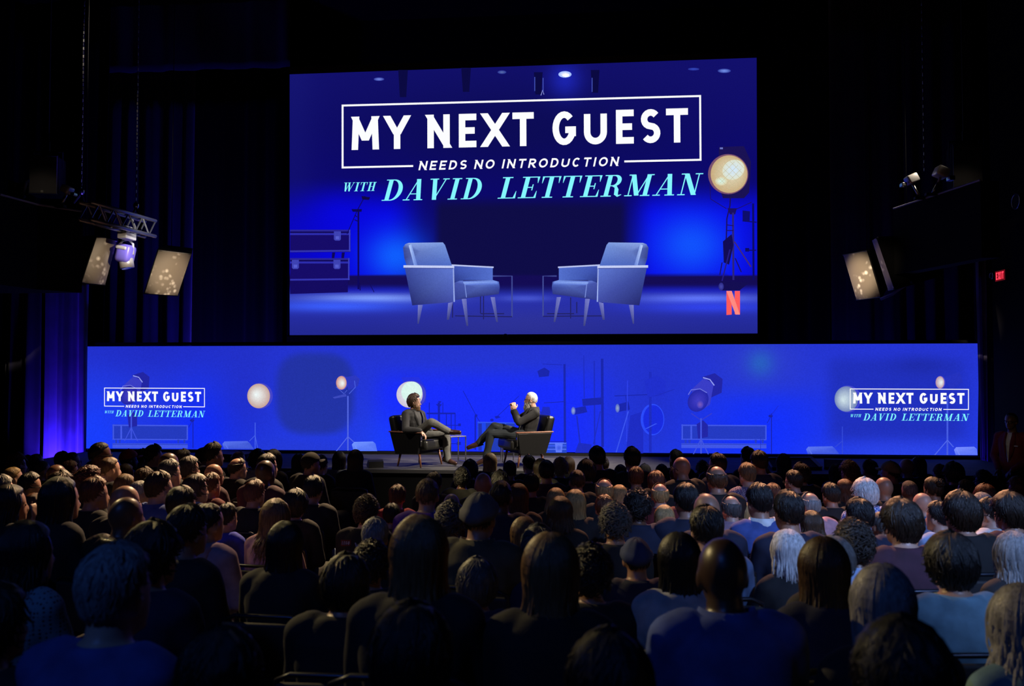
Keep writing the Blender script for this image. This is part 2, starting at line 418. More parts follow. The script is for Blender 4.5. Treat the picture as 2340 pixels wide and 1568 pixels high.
# ------------------------------------------------------------------ screen pictures: coloured flat pieces
class PIC:
    def __init__(s, plane_y): s.y = plane_y; s.v = []; s.f = []; s.c = []; s.k = 0
    def poly(s, pts, col, z=None):
        """col: one colour or one per point (0-255)"""
        s.k += 1; y = s.y - 0.0003 * s.k
        if not isinstance(col[0], (tuple, list)): col = [col] * len(pts)
        q = [on_y(p[0], p[1], y) for p in pts]; col = [srgb(*c) for c in col]
        ar = sum(q[i].x * q[(i + 1) % len(q)].z - q[(i + 1) % len(q)].x * q[i].z for i in range(len(q)))
        if ar < 0: q.reverse(); col.reverse()
        n = len(s.v); s.v += [tuple(p) for p in q]; s.c += col
        if len(q) > 4 and len(set(col)) > 1:
            c0 = on_y(sum(p[0] for p in pts) / len(pts), sum(p[1] for p in pts) / len(pts), y)
            s.v.append(tuple(c0)); s.c.append(tuple(sum(c[i] for c in col) / len(col) for i in range(3)))
            for i in range(len(q)): s.f.append((n + i, n + (i + 1) % len(q), n + len(q)))
        else: s.f.append(tuple(range(n, n + len(q))))
    def line(s, pts, wd, col):
        s.k += 1; y = s.y - 0.0003 * s.k
        for pl in ribbon(pts, wd):
            q = [on_y(p[0], p[1], y) for p in pl]
            ar = sum(q[i].x * q[(i + 1) % 4].z - q[(i + 1) % 4].x * q[i].z for i in range(4))
            if ar < 0: q.reverse()
            n = len(s.v); s.v += [tuple(p) for p in q]; s.c += [srgb(*col)] * 4; s.f.append((n, n + 1, n + 2, n + 3))
    def oval(s, cx, cy, rx, ry, cin, cout=None, n=40, rot=0.0, off=(0, 0)):
        """filled oval, colour runs from the centre out"""
        cout = cout or cin; s.k += 1; y = s.y - 0.0003 * s.k; n0 = len(s.v)
        s.v.append(tuple(on_y(cx + off[0], cy + off[1], y))); s.c.append(srgb(*cin))
        for i in range(n):
            a = -2 * math.pi * i / n; x, z = rx * math.cos(a), ry * math.sin(a)
            s.v.append(tuple(on_y(cx + x * math.cos(rot) - z * math.sin(rot), cy + x * math.sin(rot) + z * math.cos(rot), y))); s.c.append(srgb(*cout))
        for i in range(n): s.f.append((n0, n0 + 1 + i, n0 + 1 + (i + 1) % n))
    def build(s, name, parent, label=None):
        me = bpy.data.meshes.new(name); me.from_pydata(s.v, [], s.f); me.update()
        at = me.color_attributes.new('Col', 'FLOAT_COLOR', 'POINT')
        at.data.foreach_set('color', [x for c in s.c for x in (*c, 1.0)])
        o = link(name, me, PICMAT, parent)
        if label: o['label'] = label
        return o
def sstep(x, a, b): t = min(1, max(0, (x - a) / (b - a))); return t * t * (3 - 2 * t)
def gs(x, y, cx, cy, sx, sy): return math.exp(-(((x - cx) / sx) ** 2 + ((y - cy) / sy) ** 2))
def mixc(a, b, t): return tuple(p + (q - p) * t for p, q in zip(a, b))
def picture(name, corners, plane_y, fn, nx, ny, parent, label):
    tl, tr, br, bl = corners; v = []; c = []; f = []
    for j in range(ny + 1):
        for i in range(nx + 1):
            a, b = i / nx, j / ny
            x = (tl[0] * (1 - a) + tr[0] * a) * (1 - b) + (bl[0] * (1 - a) + br[0] * a) * b
            y = (tl[1] * (1 - a) + tr[1] * a) * (1 - b) + (bl[1] * (1 - a) + br[1] * a) * b
            v.append(tuple(on_y(x, y, plane_y))); c.append(srgb(*[max(0, min(255, k)) for k in fn(x, y)]))
    for j in range(ny):
        for i in range(nx):
            k = j * (nx + 1) + i; f.append((k, k + nx + 1, k + nx + 2, k + 1))
    me = bpy.data.meshes.new(name); me.from_pydata(v, [], f); me.update()
    at = me.color_attributes.new('Col', 'FLOAT_COLOR', 'POINT'); at.data.foreach_set('color', [x for q in c for x in (*q, 1.0)])
    o = link(name, me, PICMAT, parent); o['label'] = label
    return o

BLACK = mat('black_paint', (0.005, 0.005, 0.006), 0.7, spec=0.25)
LED_Y, SCR_Y = 15.5, 17.0

# ---- the low wide LED wall behind the chairs
LEDC = [(200, 792), (2237, 785), (2234, 1041), (197, 1025)]
def led_fn(x, y):
    t = (y - 788) / 250.0
    c = mixc((36, 52, 208), (34, 58, 226), t)
    c = mixc(c, (30, 40, 186), 0.55 * gs(x, y, 330, 800, 220, 60))
    c = mixc(c, (24, 62, 255), 0.9 * gs(x, y, 215, 1000, 90, 120))
    c = mixc(c, (16, 44, 252), 0.95 * gs(x, y, 470, 985, 95, 110))
    rr_ = (abs((x - 720) / 92.0) ** 3.2 + abs((y - 900) / 96.0) ** 3.2); d = 1 - sstep(rr_, 0.55, 1.25)
    c = mixc(c, (34, 50, 152), 0.8 * d)
    c = mixc(c, (33, 45, 190), 0.6 * gs(x, y, 560, 900, 70, 130))
    c = mixc(c, (38, 58, 206), 0.6 * sstep(y, 985, 1030) * gs(x, y, 690, 1020, 160, 80))
    g = sstep(x, 825, 900) * (1 - sstep(x, 1290, 1460)) * sstep(y, 815, 900)
    c = mixc(c, (24, 44, 255), 0.92 * g)
    c = mixc(c, (28, 70, 255), 0.55 * gs(x, y, 880, 1010, 60, 60))
    c = mixc(c, (33, 48, 200), 0.75 * gs(x, y, 1500, 900, 90, 140))
    c = mixc(c, (18, 48, 255), 0.95 * sstep(y, 860, 930) * gs(x, y, 1745, 1000, 130, 150) ** 0.8)
    c = mixc(c, (48, 64, 200), 0.7 * gs(x, y, 1740, 826, 85, 60))
    c = mixc(c, (40, 104, 190), 0.75 * gs(x, y, 1738, 830, 30, 30))
    c = mixc(c, (31, 46, 182), 0.8 * sstep(x, 1870, 1920) * (1 - sstep(x, 2170, 2240)) * sstep(y, 800, 840) * (1 - sstep(y, 985, 1030)))
    c = mixc(c, (28, 40, 160), 0.6 * gs(x, y, 2100, 835, 60, 22))
    c = mixc(c, (58, 82, 238), 0.4 * sstep(y, 970, 1040) * gs(x, y, 2060, 1040, 190, 60))
    return c
led = empty('led_wall', on_y(1217, 1033, LED_Y))
led.location.z = 0.78
tag(led, 'long low LED wall glowing blue across the back of the stage', 'led wall')

pic_led = picture('picture', LEDC, LED_Y, led_fn, 250, 32, led, 'blue picture of a film studio')
d = PIC(LED_Y - 0.002)
# flight case and lamp, left; repeated on the right
def case_on_led(x0, k, dim):
    c1, c2, c3 = mixc((36, 58, 190), (40, 60, 225), dim), mixc((66, 88, 228), (50, 75, 240), dim), (70, 100, 245)
    d.poly([(x0, 970), (x0 + 172 * k, 972), (x0 + 172 * k, 1005), (x0, 1004)], c1)
    d.line([(x0, 972), (x0 + 172 * k, 973)], 3, c2); d.line([(x0, 1004), (x0 + 172 * k, 1005)], 2.5, c2)
    d.line([(x0 + 20 * k, 972), (x0 + 20 * k, 1003)], 4, c2); d.line([(x0 + 2, 970), (x0 + 2, 1004)], 3, c2); d.line([(x0 + 171 * k, 972), (x0 + 171 * k, 1005)], 3, c2)
    for q in (6, 14, 148, 162): d.poly([(x0 + q * k, 1005), (x0 + (q + 5) * k, 1005), (x0 + (q + 4) * k, 1013), (x0 + (q + 1) * k, 1013)], c1)
    d.poly([(x0, 1013), (x0 + 172 * k, 1014), (x0 + 172 * k, 1025), (x0, 1024)], c2)
    d.line([(x0, 1015), (x0 + 172 * k, 1016)], 1.6, c1)
case_on_led(257, 1.0, 0.0); case_on_led(1557, 1.13, 0.1)
def drum_spot(cx, cy, s, dim):
    a, b, hl = mixc((34, 34, 150), (34, 50, 215), dim), mixc((60, 60, 190), (50, 66, 225), dim), (150, 160, 245)
    d.poly([(cx + 2 * s, cy - 34 * s), (cx + 28 * s, cy - 42 * s), (cx + 44 * s, cy - 30 * s), (cx + 42 * s, cy - 2 * s), (cx + 20 * s, cy + 8 * s)], a)
    d.poly([(cx - 20 * s, cy - 8 * s), (cx + 6 * s, cy - 32 * s), (cx + 26 * s, cy - 20 * s), (cx + 18 * s, cy + 22 * s), (cx - 2 * s, cy + 36 * s)], b)
    d.line([(cx + 4 * s, cy - 33 * s), (cx + 18 * s, cy - 29 * s), (cx + 27 * s, cy - 17 * s)], 2.2 * s, hl)
    d.oval(cx - 6 * s, cy + 14 * s, 20 * s, 24 * s, mixc((70, 60, 190), (50, 64, 220), dim), a, rot=0.6)
    d.line([(cx - 26 * s, cy + 2 * s), (cx - 20 * s, cy - 8 * s), (cx - 2 * s, cy - 10 * s), (cx + 12 * s, cy - 2 * s)], 1.6 * s, mixc(hl, b, 0.4))
    d.oval(cx - 2 * s, cy + 22 * s, 7 * s, 8 * s, (120, 90, 190), (60, 60, 190))
    d.line([(cx - 20 * s, cy + 40 * s), (cx, cy + 54 * s), (cx + 22 * s, cy + 40 * s)], 1.8 * s, b)
    d.poly([(cx - 9 * s, cy + 62 * s), (cx + 4 * s, cy + 54 * s), (cx + 14 * s, cy + 64 * s), (cx + 14 * s, cy + 88 * s), (cx - 6 * s, cy + 92 * s)], a)
    d.line([(cx, cy + 50 * s), (cx, cy + 122 * s)], 3.2 * s, (64, 84, 225)); d.line([(cx, cy + 92 * s), (cx - 16 * s, cy + 124 * s)], 2 * s, (64, 84, 225)); d.line([(cx, cy + 92 * s), (cx + 15 * s, cy + 124 * s)], 2 * s, (64, 84, 225))
drum_spot(300, 890, 0.95, 0.2); drum_spot(1602, 900, 1.12, 0.25)
# thin stand with a crossbar
for x, y0, s in ((441, 955, 1.0), (1763, 945, 1.1)):
    d.line([(x, y0), (x, 1024 if x < 900 else 1037)], 2.0, (24, 34, 168)); d.line([(x - 10, y0 + 22), (x - 2, y0 + 8)], 1.2, (24, 34, 168))
    d.oval(x - 2, y0 + 6, 5, 3, (24, 34, 160)); d.line([(x - 2, y0 + 6), (x + 16, y0 - 18)], 1.2, (26, 38, 200))
# warm lamps
def lamp(cx, cy, rx, ry, warm, blue=0.0, rot=0.0, shine=(-6, -4)):
    d.oval(cx + rx * 0.12, cy, rx * 1.12, ry * 1.06, mixc((70, 70, 200), (60, 70, 210), blue), rot=rot)
    d.oval(cx, cy, rx, ry, mixc((240, 250, 250), (170, 200, 215), blue), mixc(warm, (90, 120, 190), blue), off=shine, rot=rot)
lamp(591, 905, 26, 28, (196, 160, 150)); lamp(780, 875, 12, 15.5, (205, 140, 130), shine=(3, 2)); lamp(1934, 912, 27, 29, (130, 140, 178), 0.45, shine=(-8, 2)); lamp(2148, 874, 10, 14, (190, 140, 160), 0.1, shine=(4, 0))
d.poly([(917, 862), (957, 862), (974, 888), (974, 918), (960, 930), (930, 900)], (36, 50, 224))
lamp(936, 902, 30, 30, (205, 195, 215), shine=(10, -6))
d.oval(941, 896, 24, 24, (222, 250, 240), (214, 244, 236))
d.poly([(790, 862), (812, 858), (822, 866), (818, 882), (796, 892)], (44, 56, 190)); d.line([(768, 884), (786, 900), (793, 892)], 1.5, (80, 100, 215)); d.line([(798, 900), (812, 885), (810, 870)], 1.8, (74, 96, 225)); d.poly([(760, 908), (790, 900), (792, 906), (764, 911)], (60, 74, 190))
d.line([(795, 905), (795, 1030)], 3, (84, 104, 225)); d.line([(795, 998), (768, 1032)], 2, (84, 104, 232)); d.line([(795, 998), (808, 1010)], 2, (84, 104, 232))
d.line([(583, 966), (583, 1026)], 2, (70, 96, 232)); d.line([(583, 995), (570, 1008)], 1.5, (70, 96, 232)); d.line([(583, 995), (589, 1026)], 1.5, (70, 96, 232))
d.line([(2165, 905), (2165, 1040)], 4, (70, 92, 225)); d.line([(2165, 1006), (2136, 1040)], 2.2, (82, 104, 235)); d.line([(2165, 1006), (2179, 1022)], 2.2, (82, 104, 235)); d.line([(1925, 975), (1925, 1038)], 2, (52, 74, 215)); d.line([(1925, 1008), (1908, 1022)], 1.6, (52, 74, 215))
d.poly([(2158, 862), (2192, 850), (2200, 872), (2172, 892)], (36, 50, 190))
# pale chair backs rising from the bottom edge
def chairtop(x0, x1, y0, y1, slant, col, hi):
    d.poly([(x0, y0 + 6), (x0 + 5, y0), (x1 - 6, y0 - 1), (x1, y0 + 4), (x1 + slant, y1), (x0 + (4 if slant > 0 else -7), y1)], [hi, hi, mixc(col, hi, 0.7), col, col, col])
    d.line([(x0 + 5, y0 + 2), (x0 + 13, y1)], 2.5, hi)
chairtop(508, 571, 1009, 1026, 9, (62, 86, 212), (86, 112, 236)); chairtop(804, 858, 1010, 1031, 4, (84, 116, 246), (112, 146, 255)); chairtop(1842, 1908, 1021, 1038, 10, (60, 84, 225), (92, 118, 240)); chairtop(2180, 2232, 1022, 1040, 2, (92, 118, 250), (120, 140, 255))
# grid stand left of centre
SB = (22, 34, 176)
for x in (981, 1003, 1020, 1031, 1040): d.line([(x, 920 if x < 1015 else 944), (x, 1000)], 2 if x != 1003 else 5, SB)
d.line([(975, 945), (1040, 945)], 3.5, SB); d.line([(1008, 972), (1050, 972)], 1.6, SB); d.line([(1008, 1014), (1050, 1014)], 1.6, SB); d.poly([(1047, 968), (1053, 968), (1053, 974), (1047, 974)], SB); d.poly([(1044, 1010), (1053, 1010), (1053, 1017), (1044, 1017)], SB)
d.line([(1012, 920), (1012, 946)], 1.6, SB); d.poly([(996, 924), (1010, 924), (1004, 932)], SB); d.poly([(1000, 917), (1009, 917), (1006, 921)], SB)
# mic stands and case behind the right chair
d.line([(1058, 893), (1088, 950)], 1.3, SB); d.line([(1086, 948), (1098, 966)], 1.3, SB); d.line([(1086, 950), (1086, 1028)], 3, SB); d.oval(1088, 950, 3, 3, SB)
d.line([(1186, 905), (1132, 956)], 1.2, SB); d.oval(1124, 960, 4, 3, SB); d.poly([(1130, 952), (1138, 950), (1144, 954), (1134, 957)], SB)
d.poly([(1091, 964), (1176, 966), (1176, 1030), (1091, 1030)], (32, 70, 236)); d.poly([(1110, 967), (1176, 968), (1176, 1030), (1110, 1030)], (34, 60, 180)); d.poly([(1093, 968), (1101, 968), (1101, 1030), (1093, 1030)], (34, 50, 170)); d.line([(1091, 965), (1176, 967)], 2, (54, 90, 240)); d.line([(1155, 968), (1155, 1000)], 3, (60, 90, 215))
# case corner right of the right chair
d.poly([(1228, 1011), (1295, 1011), (1295, 1035), (1228, 1035)], (40, 72, 200)); 
for yy, ww, cc in ((1013, 3, (88, 116, 245)), (1019, 2.5, (60, 92, 245)), (1027, 2.5, (80, 110, 240))): d.line([(1228, yy), (1294, yy)], ww, cc)
d.poly([(1268, 1012), (1286, 1012), (1284, 1034), (1270, 1034)], (94, 122, 250)); d.oval(1277, 1024, 6, 6, (60, 88, 225), (84, 112, 245))
d.line([(1228, 1010), (1295, 1009)], 1.5, SB)
# poles and hanging lamps right of centre
SC1 = (30, 44, 190); SC2 = (26, 38, 172)
d.line([(1290, 832), (1291, 1012)], 5, SC2); d.line([(1243, 921), (1291, 918)], 1.5, SC2); d.line([(1240, 832), (1285, 834)], 2, SC1)
d.line([(1376, 820), (1377, 1022)], 6, SC2); d.line([(1334, 812), (1335, 910)], 2, SC1); d.line([(1358, 825), (1359, 1020)], 3, SC1)
d.poly([(1228, 848), (1244, 840), (1256, 848), (1254, 860), (1232, 862)], SC2); d.poly([(1234, 942), (1250, 934), (1258, 942), (1256, 950), (1236, 950)], SC1); d.poly([(1240, 930), (1256, 930), (1258, 946), (1236, 948)], SC1)
d.poly([(1330, 912), (1378, 908), (1380, 924), (1332, 928)], SC2); d.poly([(1308, 934), (1338, 928), (1342, 942), (1314, 948)], SC2); d.oval(1310, 939, 5, 9, (150, 170, 210), (70, 90, 210))
d.poly([(1412, 924), (1436, 918), (1440, 936), (1412, 942)], SC2); d.oval(1411, 933, 5, 10, (150, 170, 200), (70, 90, 200)); d.line([(1404, 905), (1480, 902)], 2, SC2); d.line([(1430, 905), (1432, 920)], 1.5, SC2)
d.line([(1434, 870), (1432, 1010)], 2, (46, 66, 235)); d.line([(1436, 940), (1408, 1034)], 2.4, (60, 86, 240)); d.line([(1318, 950), (1326, 1018)], 3, SC1); d.line([(1372, 940), (1356, 1015)], 2, SC1)
d.poly([(1440, 950), (1470, 940), (1470, 1036), (1430, 1036)], (30, 44, 196)); d.oval(1491, 959, 27, 36, (28, 50, 235), (44, 76, 250)); d.oval(1493, 959, 23, 33, (26, 44, 220), (26, 44, 225)); d.line([(1486, 850), (1486, 1034)], 6, SC1); d.line([(1476, 980), (1500, 968)], 2, (60, 90, 245))
d.poly([(1322, 1012), (1352, 1016), (1350, 1035), (1314, 1035)], SC1); d.poly([(1472, 870), (1500, 858), (1522, 872), (1518, 905), (1480, 908)], (32, 47, 204)); d.line([(1498, 905), (1540, 890)], 2, SC1)
d.line([(1738, 1000), (1738, 1036)], 1.2, SC1)
det_led = d.build('picture_detail', led, 'lamps, stands and cases shown on the LED picture')
logo(led, LED_Y - 0.06, (238, 886), (468, 887), (468, 931), (238, 929), 1.35)
logo(led, LED_Y - 0.06, (1942, 888), (2214, 889), (2214, 937), (1942, 936), 1.3)
# housing behind and slim black edge
lx0, lx1 = -9.72, 7.02; lz0, lz1 = 0.80, 2.81
MB().box(((lx0 + lx1) / 2, LED_Y + 0.13, (lz0 + lz1) / 2), (lx1 - lx0 + 0.04, 0.22, lz1 - lz0)).build('housing', BLACK, led)
MB().box(((lx0 + lx1) / 2, LED_Y + 0.08, lz0 - 0.024), (lx1 - lx0 + 0.1, 0.3, 0.044)).build('edge_rail', BLACK, led); MB().box(((lx0 + lx1) / 2, LED_Y + 0.1, lz1 + 0.035), (lx1 - lx0 + 0.06, 0.24, 0.05)).build('edge_rail', BLACK, led)
for o in led.children: o.location = -Vector(led.location)

# ---- the tall projection screen above
SCRC = [(662, 170), (1729, 132), (1731, 762), (662, 766)]
def scr_fn(x, y):
    c = mixc((18, 16, 108), (12, 8, 112), sstep(y, 150, 420))
    c = mixc(c, (24, 26, 120), 0.5 * gs(x, y, 670, 200, 50, 400))
    c = mixc(c, (12, 12, 78), 0.75 * gs(x, y, 1180, 300, 420, 120))
    c = mixc(c, (30, 40, 190), 0.8 * gs(x, y, 1291, 182, 38, 40))
    c = mixc(c, (8, 6, 232), 0.95 * (1 - sstep(x, 880, 985)) * sstep(y, 400, 500) * sstep(x, 650, 780))
    c = mixc(c, (8, 6, 215), 0.75 * (1 - sstep(x, 760, 900)) * sstep(y, 400, 520))
    c = mixc(c, (16, 98, 255), 0.95 * gs(x, y, 905, 585, 72, 62))
    c = mixc(c, (8, 6, 238), 0.95 * sstep(x, 1425, 1500) * sstep(y, 405, 500))
    c = mixc(c, (18, 90, 255), 0.9 * gs(x, y, 1580, 560, 95, 78))
    c = mixc(c, (10, 20, 190), 0.5 * sstep(x, 1680, 1730) * sstep(y, 420, 500))
    if 985 < x < 1440: c = mixc(c, (15, 13, 66), 0.9 * sstep(x, 985, 1010) * (1 - sstep(x, 1415, 1440)) * sstep(y, 440, 480))
    if y > 627: c = mixc(c, (20, 12, 84), sstep(y, 625, 632) * (1 - sstep(y, 648, 672)))
    if y > 640:
        fl = mixc((38, 46, 168), (34, 40, 146), sstep(y, 700, 765))
        fl = mixc(fl, (50, 54, 150), 0.6 * gs(x, y, 1190, 740, 260, 40))
        fl = mixc(fl, (130, 160, 252), 1.0 * gs(x, y, 850, 682, 150, 11)); fl = mixc(fl, (58, 92, 250), 1.0 * gs(x, y, 770, 700, 170, 13))
        fl = mixc(fl, (100, 122, 250), 1.0 * gs(x, y, 1600, 683, 150, 11)); fl = mixc(fl, (48, 66, 232), 1.0 * gs(x, y, 1620, 702, 160, 13))
        fl = mixc(fl, (92, 112, 235), 0.6 * gs(x, y, 1200, 682, 60, 7))
        c = mixc(c, fl, sstep(y, 648, 676))
    return c
scr = empty('projection_screen', (-1.3, SCR_Y, 2.9))
tag(scr, 'tall projection screen showing the talk show title and two empty armchairs', 'screen')
picture('picture', SCRC, SCR_Y, scr_fn, 150, 130, scr, 'blue studio picture')
d = PIC(SCR_Y - 0.002)
# flight cases
for y0, y1, kx in ((525, 577, 801), (590, 642, 799)):
    d.poly([(663, y0), (kx, y0), (kx, y1 - 1), (663, y1)], (22, 12, 104)); d.line([(663, y0 + 2), (kx, y0 + 2)], 4, (42, 38, 150)); d.line([(663, y0 + 10), (kx, y0 + 10)], 4.5, (44, 44, 172)); d.line([(663, y0 + 6), (kx, y0 + 6)], 2, (16, 10, 80))
    d.line([(663, y1 - 2.5), (kx, y1 - 4)], 4, (50, 50, 172)); d.line([(kx - 2, y0), (kx - 2, y1 - 2)], 3, (60, 64, 190))
    for lx in ((763,) if y0 < 560 else (667, 762)):
        d.poly([(lx, y0 + 4), (lx + 16, y0 + 4), (lx + 16, y0 + 22), (lx + 13, y0 + 25), (lx + 3, y0 + 25), (lx, y0 + 22)], (62, 66, 178)); d.poly([(lx + 4, y0 + 15), (lx + 12, y0 + 15), (lx + 12, y0 + 22), (lx + 4, y0 + 22)], (84, 92, 205))
for q in (759, 781): d.poly([(q, 577), (q + 7, 577), (q + 5, 590), (q - 1, 590)], (14, 8, 84))
d.poly([(663, 643), (795, 640), (795, 668), (663, 672)], (20, 11, 96))
# slim stand
d.line([(819, 480), (819, 661)], 4, (14, 8, 92)); d.line([(822, 646), (823, 664)], 2, (16, 10, 84)); d.line([(840, 640), (855, 668)], 1.6, (18, 12, 90)); d.line([(793, 535), (815, 484)], 1.8, (14, 8, 96)); d.poly([(803, 478), (827, 478), (826, 484), (806, 484)], (12, 8, 84)); d.line([(818, 478), (834, 448)], 2, (14, 8, 100)); d.poly([(826, 448), (846, 451), (843, 457), (828, 456)], (16, 10, 70)); d.line([(811, 492), (816, 496)], 2, (12, 8, 84)); d.line([(810, 502), (818, 506)], 2, (12, 8, 84))
# lights hanging at the top of the picture
for x, y, rx, ry, cin in ((866, 181, 12, 4, (120, 140, 230)), (1147, 165, 10, 4, (90, 110, 170)), (1585, 158, 13, 3, (50, 70, 190)), (1655, 162, 15, 5, (120, 150, 240))): d.oval(x, y, rx, ry, cin, (40, 50, 150))
d.oval(1291, 170, 15, 7.5, (255, 255, 255), (150, 180, 255)); d.oval(1293, 172, 8, 4, (255, 255, 255))
for x, y0, y1, ww in ((921, 160, 222, 22), (1065, 155, 210, 22), (1230, 165, 216, 20), (1360, 160, 212, 20)): d.poly([(x - ww / 2, y0), (x + ww / 2, y0), (x + ww / 3, y1), (x - ww / 3, y1)], (11, 10, 66))
for x, y in ((1222, 190), (1241, 192), (1353, 192)): d.line([(x, y - 14), (x, y + 18)], 1.8, (70, 86, 190))
d.line([(1236, 218), (1240, 206), (1243, 216)], 1.6, (150, 160, 230))
# big warm lamp on a stand, right
d.poly([(1643, 336), (1700, 334), (1716, 370), (1712, 440), (1700, 453), (1652, 453), (1640, 420)], (26, 18, 84)); d.poly([(1645, 337), (1652, 337), (1652, 341), (1645, 341)], (110, 120, 200))
d.oval(1664, 398, 46, 46, (150, 110, 120), (120, 80, 110)); d.oval(1666, 398, 42, 43, (232, 226, 196), (200, 172, 126), off=(12, -10)); d.oval(1676, 388, 26, 22, (208, 232, 255), (222, 226, 204), rot=-0.5); d.oval(1648, 414, 14, 10, (214, 250, 240), (220, 208, 168))
for k in range(-3, 4):
    e = math.sqrt(max(0, 41 ** 2 - (k * 11) ** 2)) * 0.72
    d.line([(1666 + k * 8 - e * .7, 398 + k * 8 + e * .7), (1666 + k * 8 + e * .7, 398 + k * 8 - e * .7)], 0.8, (200, 190, 150)); d.line([(1666 + k * 8 - e * .7, 398 - k * 8 - e * .7), (1666 + k * 8 + e * .7, 398 - k * 8 + e * .7)], 0.8, (200, 190, 150))
ST = (26, 16, 96)
d.line([(1622, 420), (1624, 455), (1660, 477)], 1.6, ST); d.line([(1718, 462), (1674, 482)], 1.6, ST); d.line([(1669, 452), (1668, 470), (1661, 500), (1660, 540), (1655, 600)], 3, ST); d.poly([(1662, 476), (1684, 476), (1680, 490), (1668, 490)], ST); d.line([(1675, 486), (1676, 640)], 4.5, (44, 36, 122)); d.poly([(1652, 552), (1672, 535), (1676, 560), (1666, 605), (1654, 600)], (18, 12, 84))
d.line([(1678, 552), (1716, 610)], 3, (62, 40, 120)); d.line([(1668, 570), (1648, 650)], 3, (36, 28, 128)); d.line([(1680, 590), (1694, 622)], 2.5, ST); d.line([(1650, 600), (1645, 628)], 2.5, ST); d.poly([(1643, 642), (1712, 646), (1690, 664), (1646, 664)], (20, 14, 82)); d.oval(1648, 655, 6, 9, (70, 72, 170), (40, 40, 130))
d.line([(1721, 465), (1722, 640)], 4.5, (12, 12, 100)); d.poly([(1697, 481), (1714, 483), (1713, 507), (1697, 505)], (14, 14, 108)); d.line([(1697, 505), (1729, 508)], 2.5, (14, 14, 104)); d.poly([(1703, 567), (1712, 567), (1712, 575), (1703, 575)], (12, 12, 96)); d.line([(1703, 572), (1728, 572)], 2.5, (14, 14, 104)); d.line([(1660, 514), (1676, 516)], 2, ST); d.line([(1660, 527), (1676, 527)], 2, ST)
# the two side tables
TL = (66, 76, 150)
for pts in ([(1125, 631), (1170, 631), (1170, 724)], [(1170, 724), (1040, 722)], [(1105, 660), (1105, 730)], [(1098, 662), (1098, 716)], [(1034, 690), (1034, 726)], [(1098, 717), (1152, 717)], [(1272, 631), (1241, 631), (1241, 723)], [(1241, 723), (1376, 722)], [(1304, 680), (1304, 728)], [(1318, 690), (1318, 716)], [(1312, 717), (1250, 717)], [(1376, 690), (1376, 724)]):
    d.line(pts, 3 if len(pts) == 3 else 2.4, TL if len(pts) == 3 else (34, 34, 100))
# the two empty armchairs
def pic_chair(m, fl):
    X = lambda x: fl - x if fl else x
    def q(pts): return [(X(a), b) for a, b in pts]
    leg = (104, 110, 190)
    for lp in ([(955, 697), (966, 697), (957, 740), (954, 740)], [(1024, 693), (1035, 690), (1026, 731), (1021, 731)], [(1055, 683), (1066, 683), (1070, 745), (1066, 745)], [(1121, 679), (1131, 679), (1138, 736), (1134, 736)]): d.poly(q(lp), [mixc(leg, (150, 156, 225), .4), leg, (62, 66, 130), (62, 66, 130)])
    # inner side of far arm
    d.poly(q([(1036, 607), (1126, 612), (1126, 640), (1060, 640), (1040, 650)]), [(62, 84, 178), (84, 112, 205), (84, 112, 205), (58, 80, 172), (40, 52, 130)])
    d.line(q([(1032, 606), (1128, 611)]), 3.4, (186, 196, 240))
    # back cushion
    d.poly(q([(921, 566), (926, 558), (934, 555), (1012, 554), (1017, 560), (1033, 608), (930, 610), (924, 590)]), [(62, 76, 150), (110, 130, 200), (140, 164, 228), (130, 160, 228), (116, 146, 218), (78, 108, 198), (72, 96, 182), (56, 66, 140)])
    d.poly(q([(934, 561), (940, 558), (954, 606), (946, 607)]), [(190, 212, 255), (150, 178, 240), (96, 124, 210), (130, 160, 235)])
    # seat
    d.poly(q([(1039, 646), (1050, 642), (1126, 640), (1140, 644), (1142, 656), (1140, 672), (1066, 682), (1040, 686)]), [(70, 84, 170), (96, 118, 206), (112, 140, 222), (90, 116, 205), (60, 76, 160), (48, 56, 128), (46, 54, 126), (50, 60, 140)])
    d.poly(q([(1058, 645), (1136, 643), (1138, 650), (1062, 652)]), [(150, 180, 250), (130, 160, 240), (86, 112, 205), (90, 116, 210)])
    d.line(q([(1062, 648), (1066, 680)]), 2, (120, 140, 215))
    # side panel, rail
    d.poly(q([(925, 612), (1036, 612), (1038, 690), (942, 698)]), [(62, 78, 160), (96, 120, 210), (66, 78, 166), (36, 40, 110)])
    d.line(q([(1036, 610), (1038, 690)]), 3, (150, 168, 230))
    d.line(q([(922, 609), (1038, 610)]), 5.5, (196, 206, 246)); d.line(q([(922, 612.5), (1036, 613.5)]), 1.6, (60, 70, 150))
pic_chair(1, None); pic_chair(-1, 2403)
# red folded-ribbon letter N in the corner
d.poly([(1660, 665), (1672, 665), (1672, 719), (1660, 720)], (255, 92, 92)); d.poly([(1679, 665), (1691, 665), (1691, 719), (1679, 718)], (255, 92, 92)); d.poly([(1660, 665), (1672, 665), (1691, 719), (1681, 719)], (255, 138, 128))
d.build('picture_detail', scr, 'armchairs, cases and lamps shown on the screen')
logo(scr, SCR_Y - 0.06, (780.7, 239.2), (1602, 217.2), (1603, 367.4), (780.7, 385.1), 1.0)
a0 = on_y(662, 168, SCR_Y); a1 = on_y(1730, 764, SCR_Y)
MB().box(((a0.x + a1.x) / 2, SCR_Y + 0.06, (a0.z + a1.z) / 2), (a1.x - a0.x + 0.04, 0.1, a0.z - a1.z + 0.3)).build('backing', mat('dark_taupe_fabric', (0.030, 0.022, 0.020), 0.9), scr)
MB().box(((a0.x + a1.x) / 2, SCR_Y + 0.0, a1.z - 0.075), (a1.x - a0.x + 0.02, 0.03, 0.13)).build('bottom_border', mat('brown_black_border', (0.026, 0.020, 0.020), 0.9), scr)
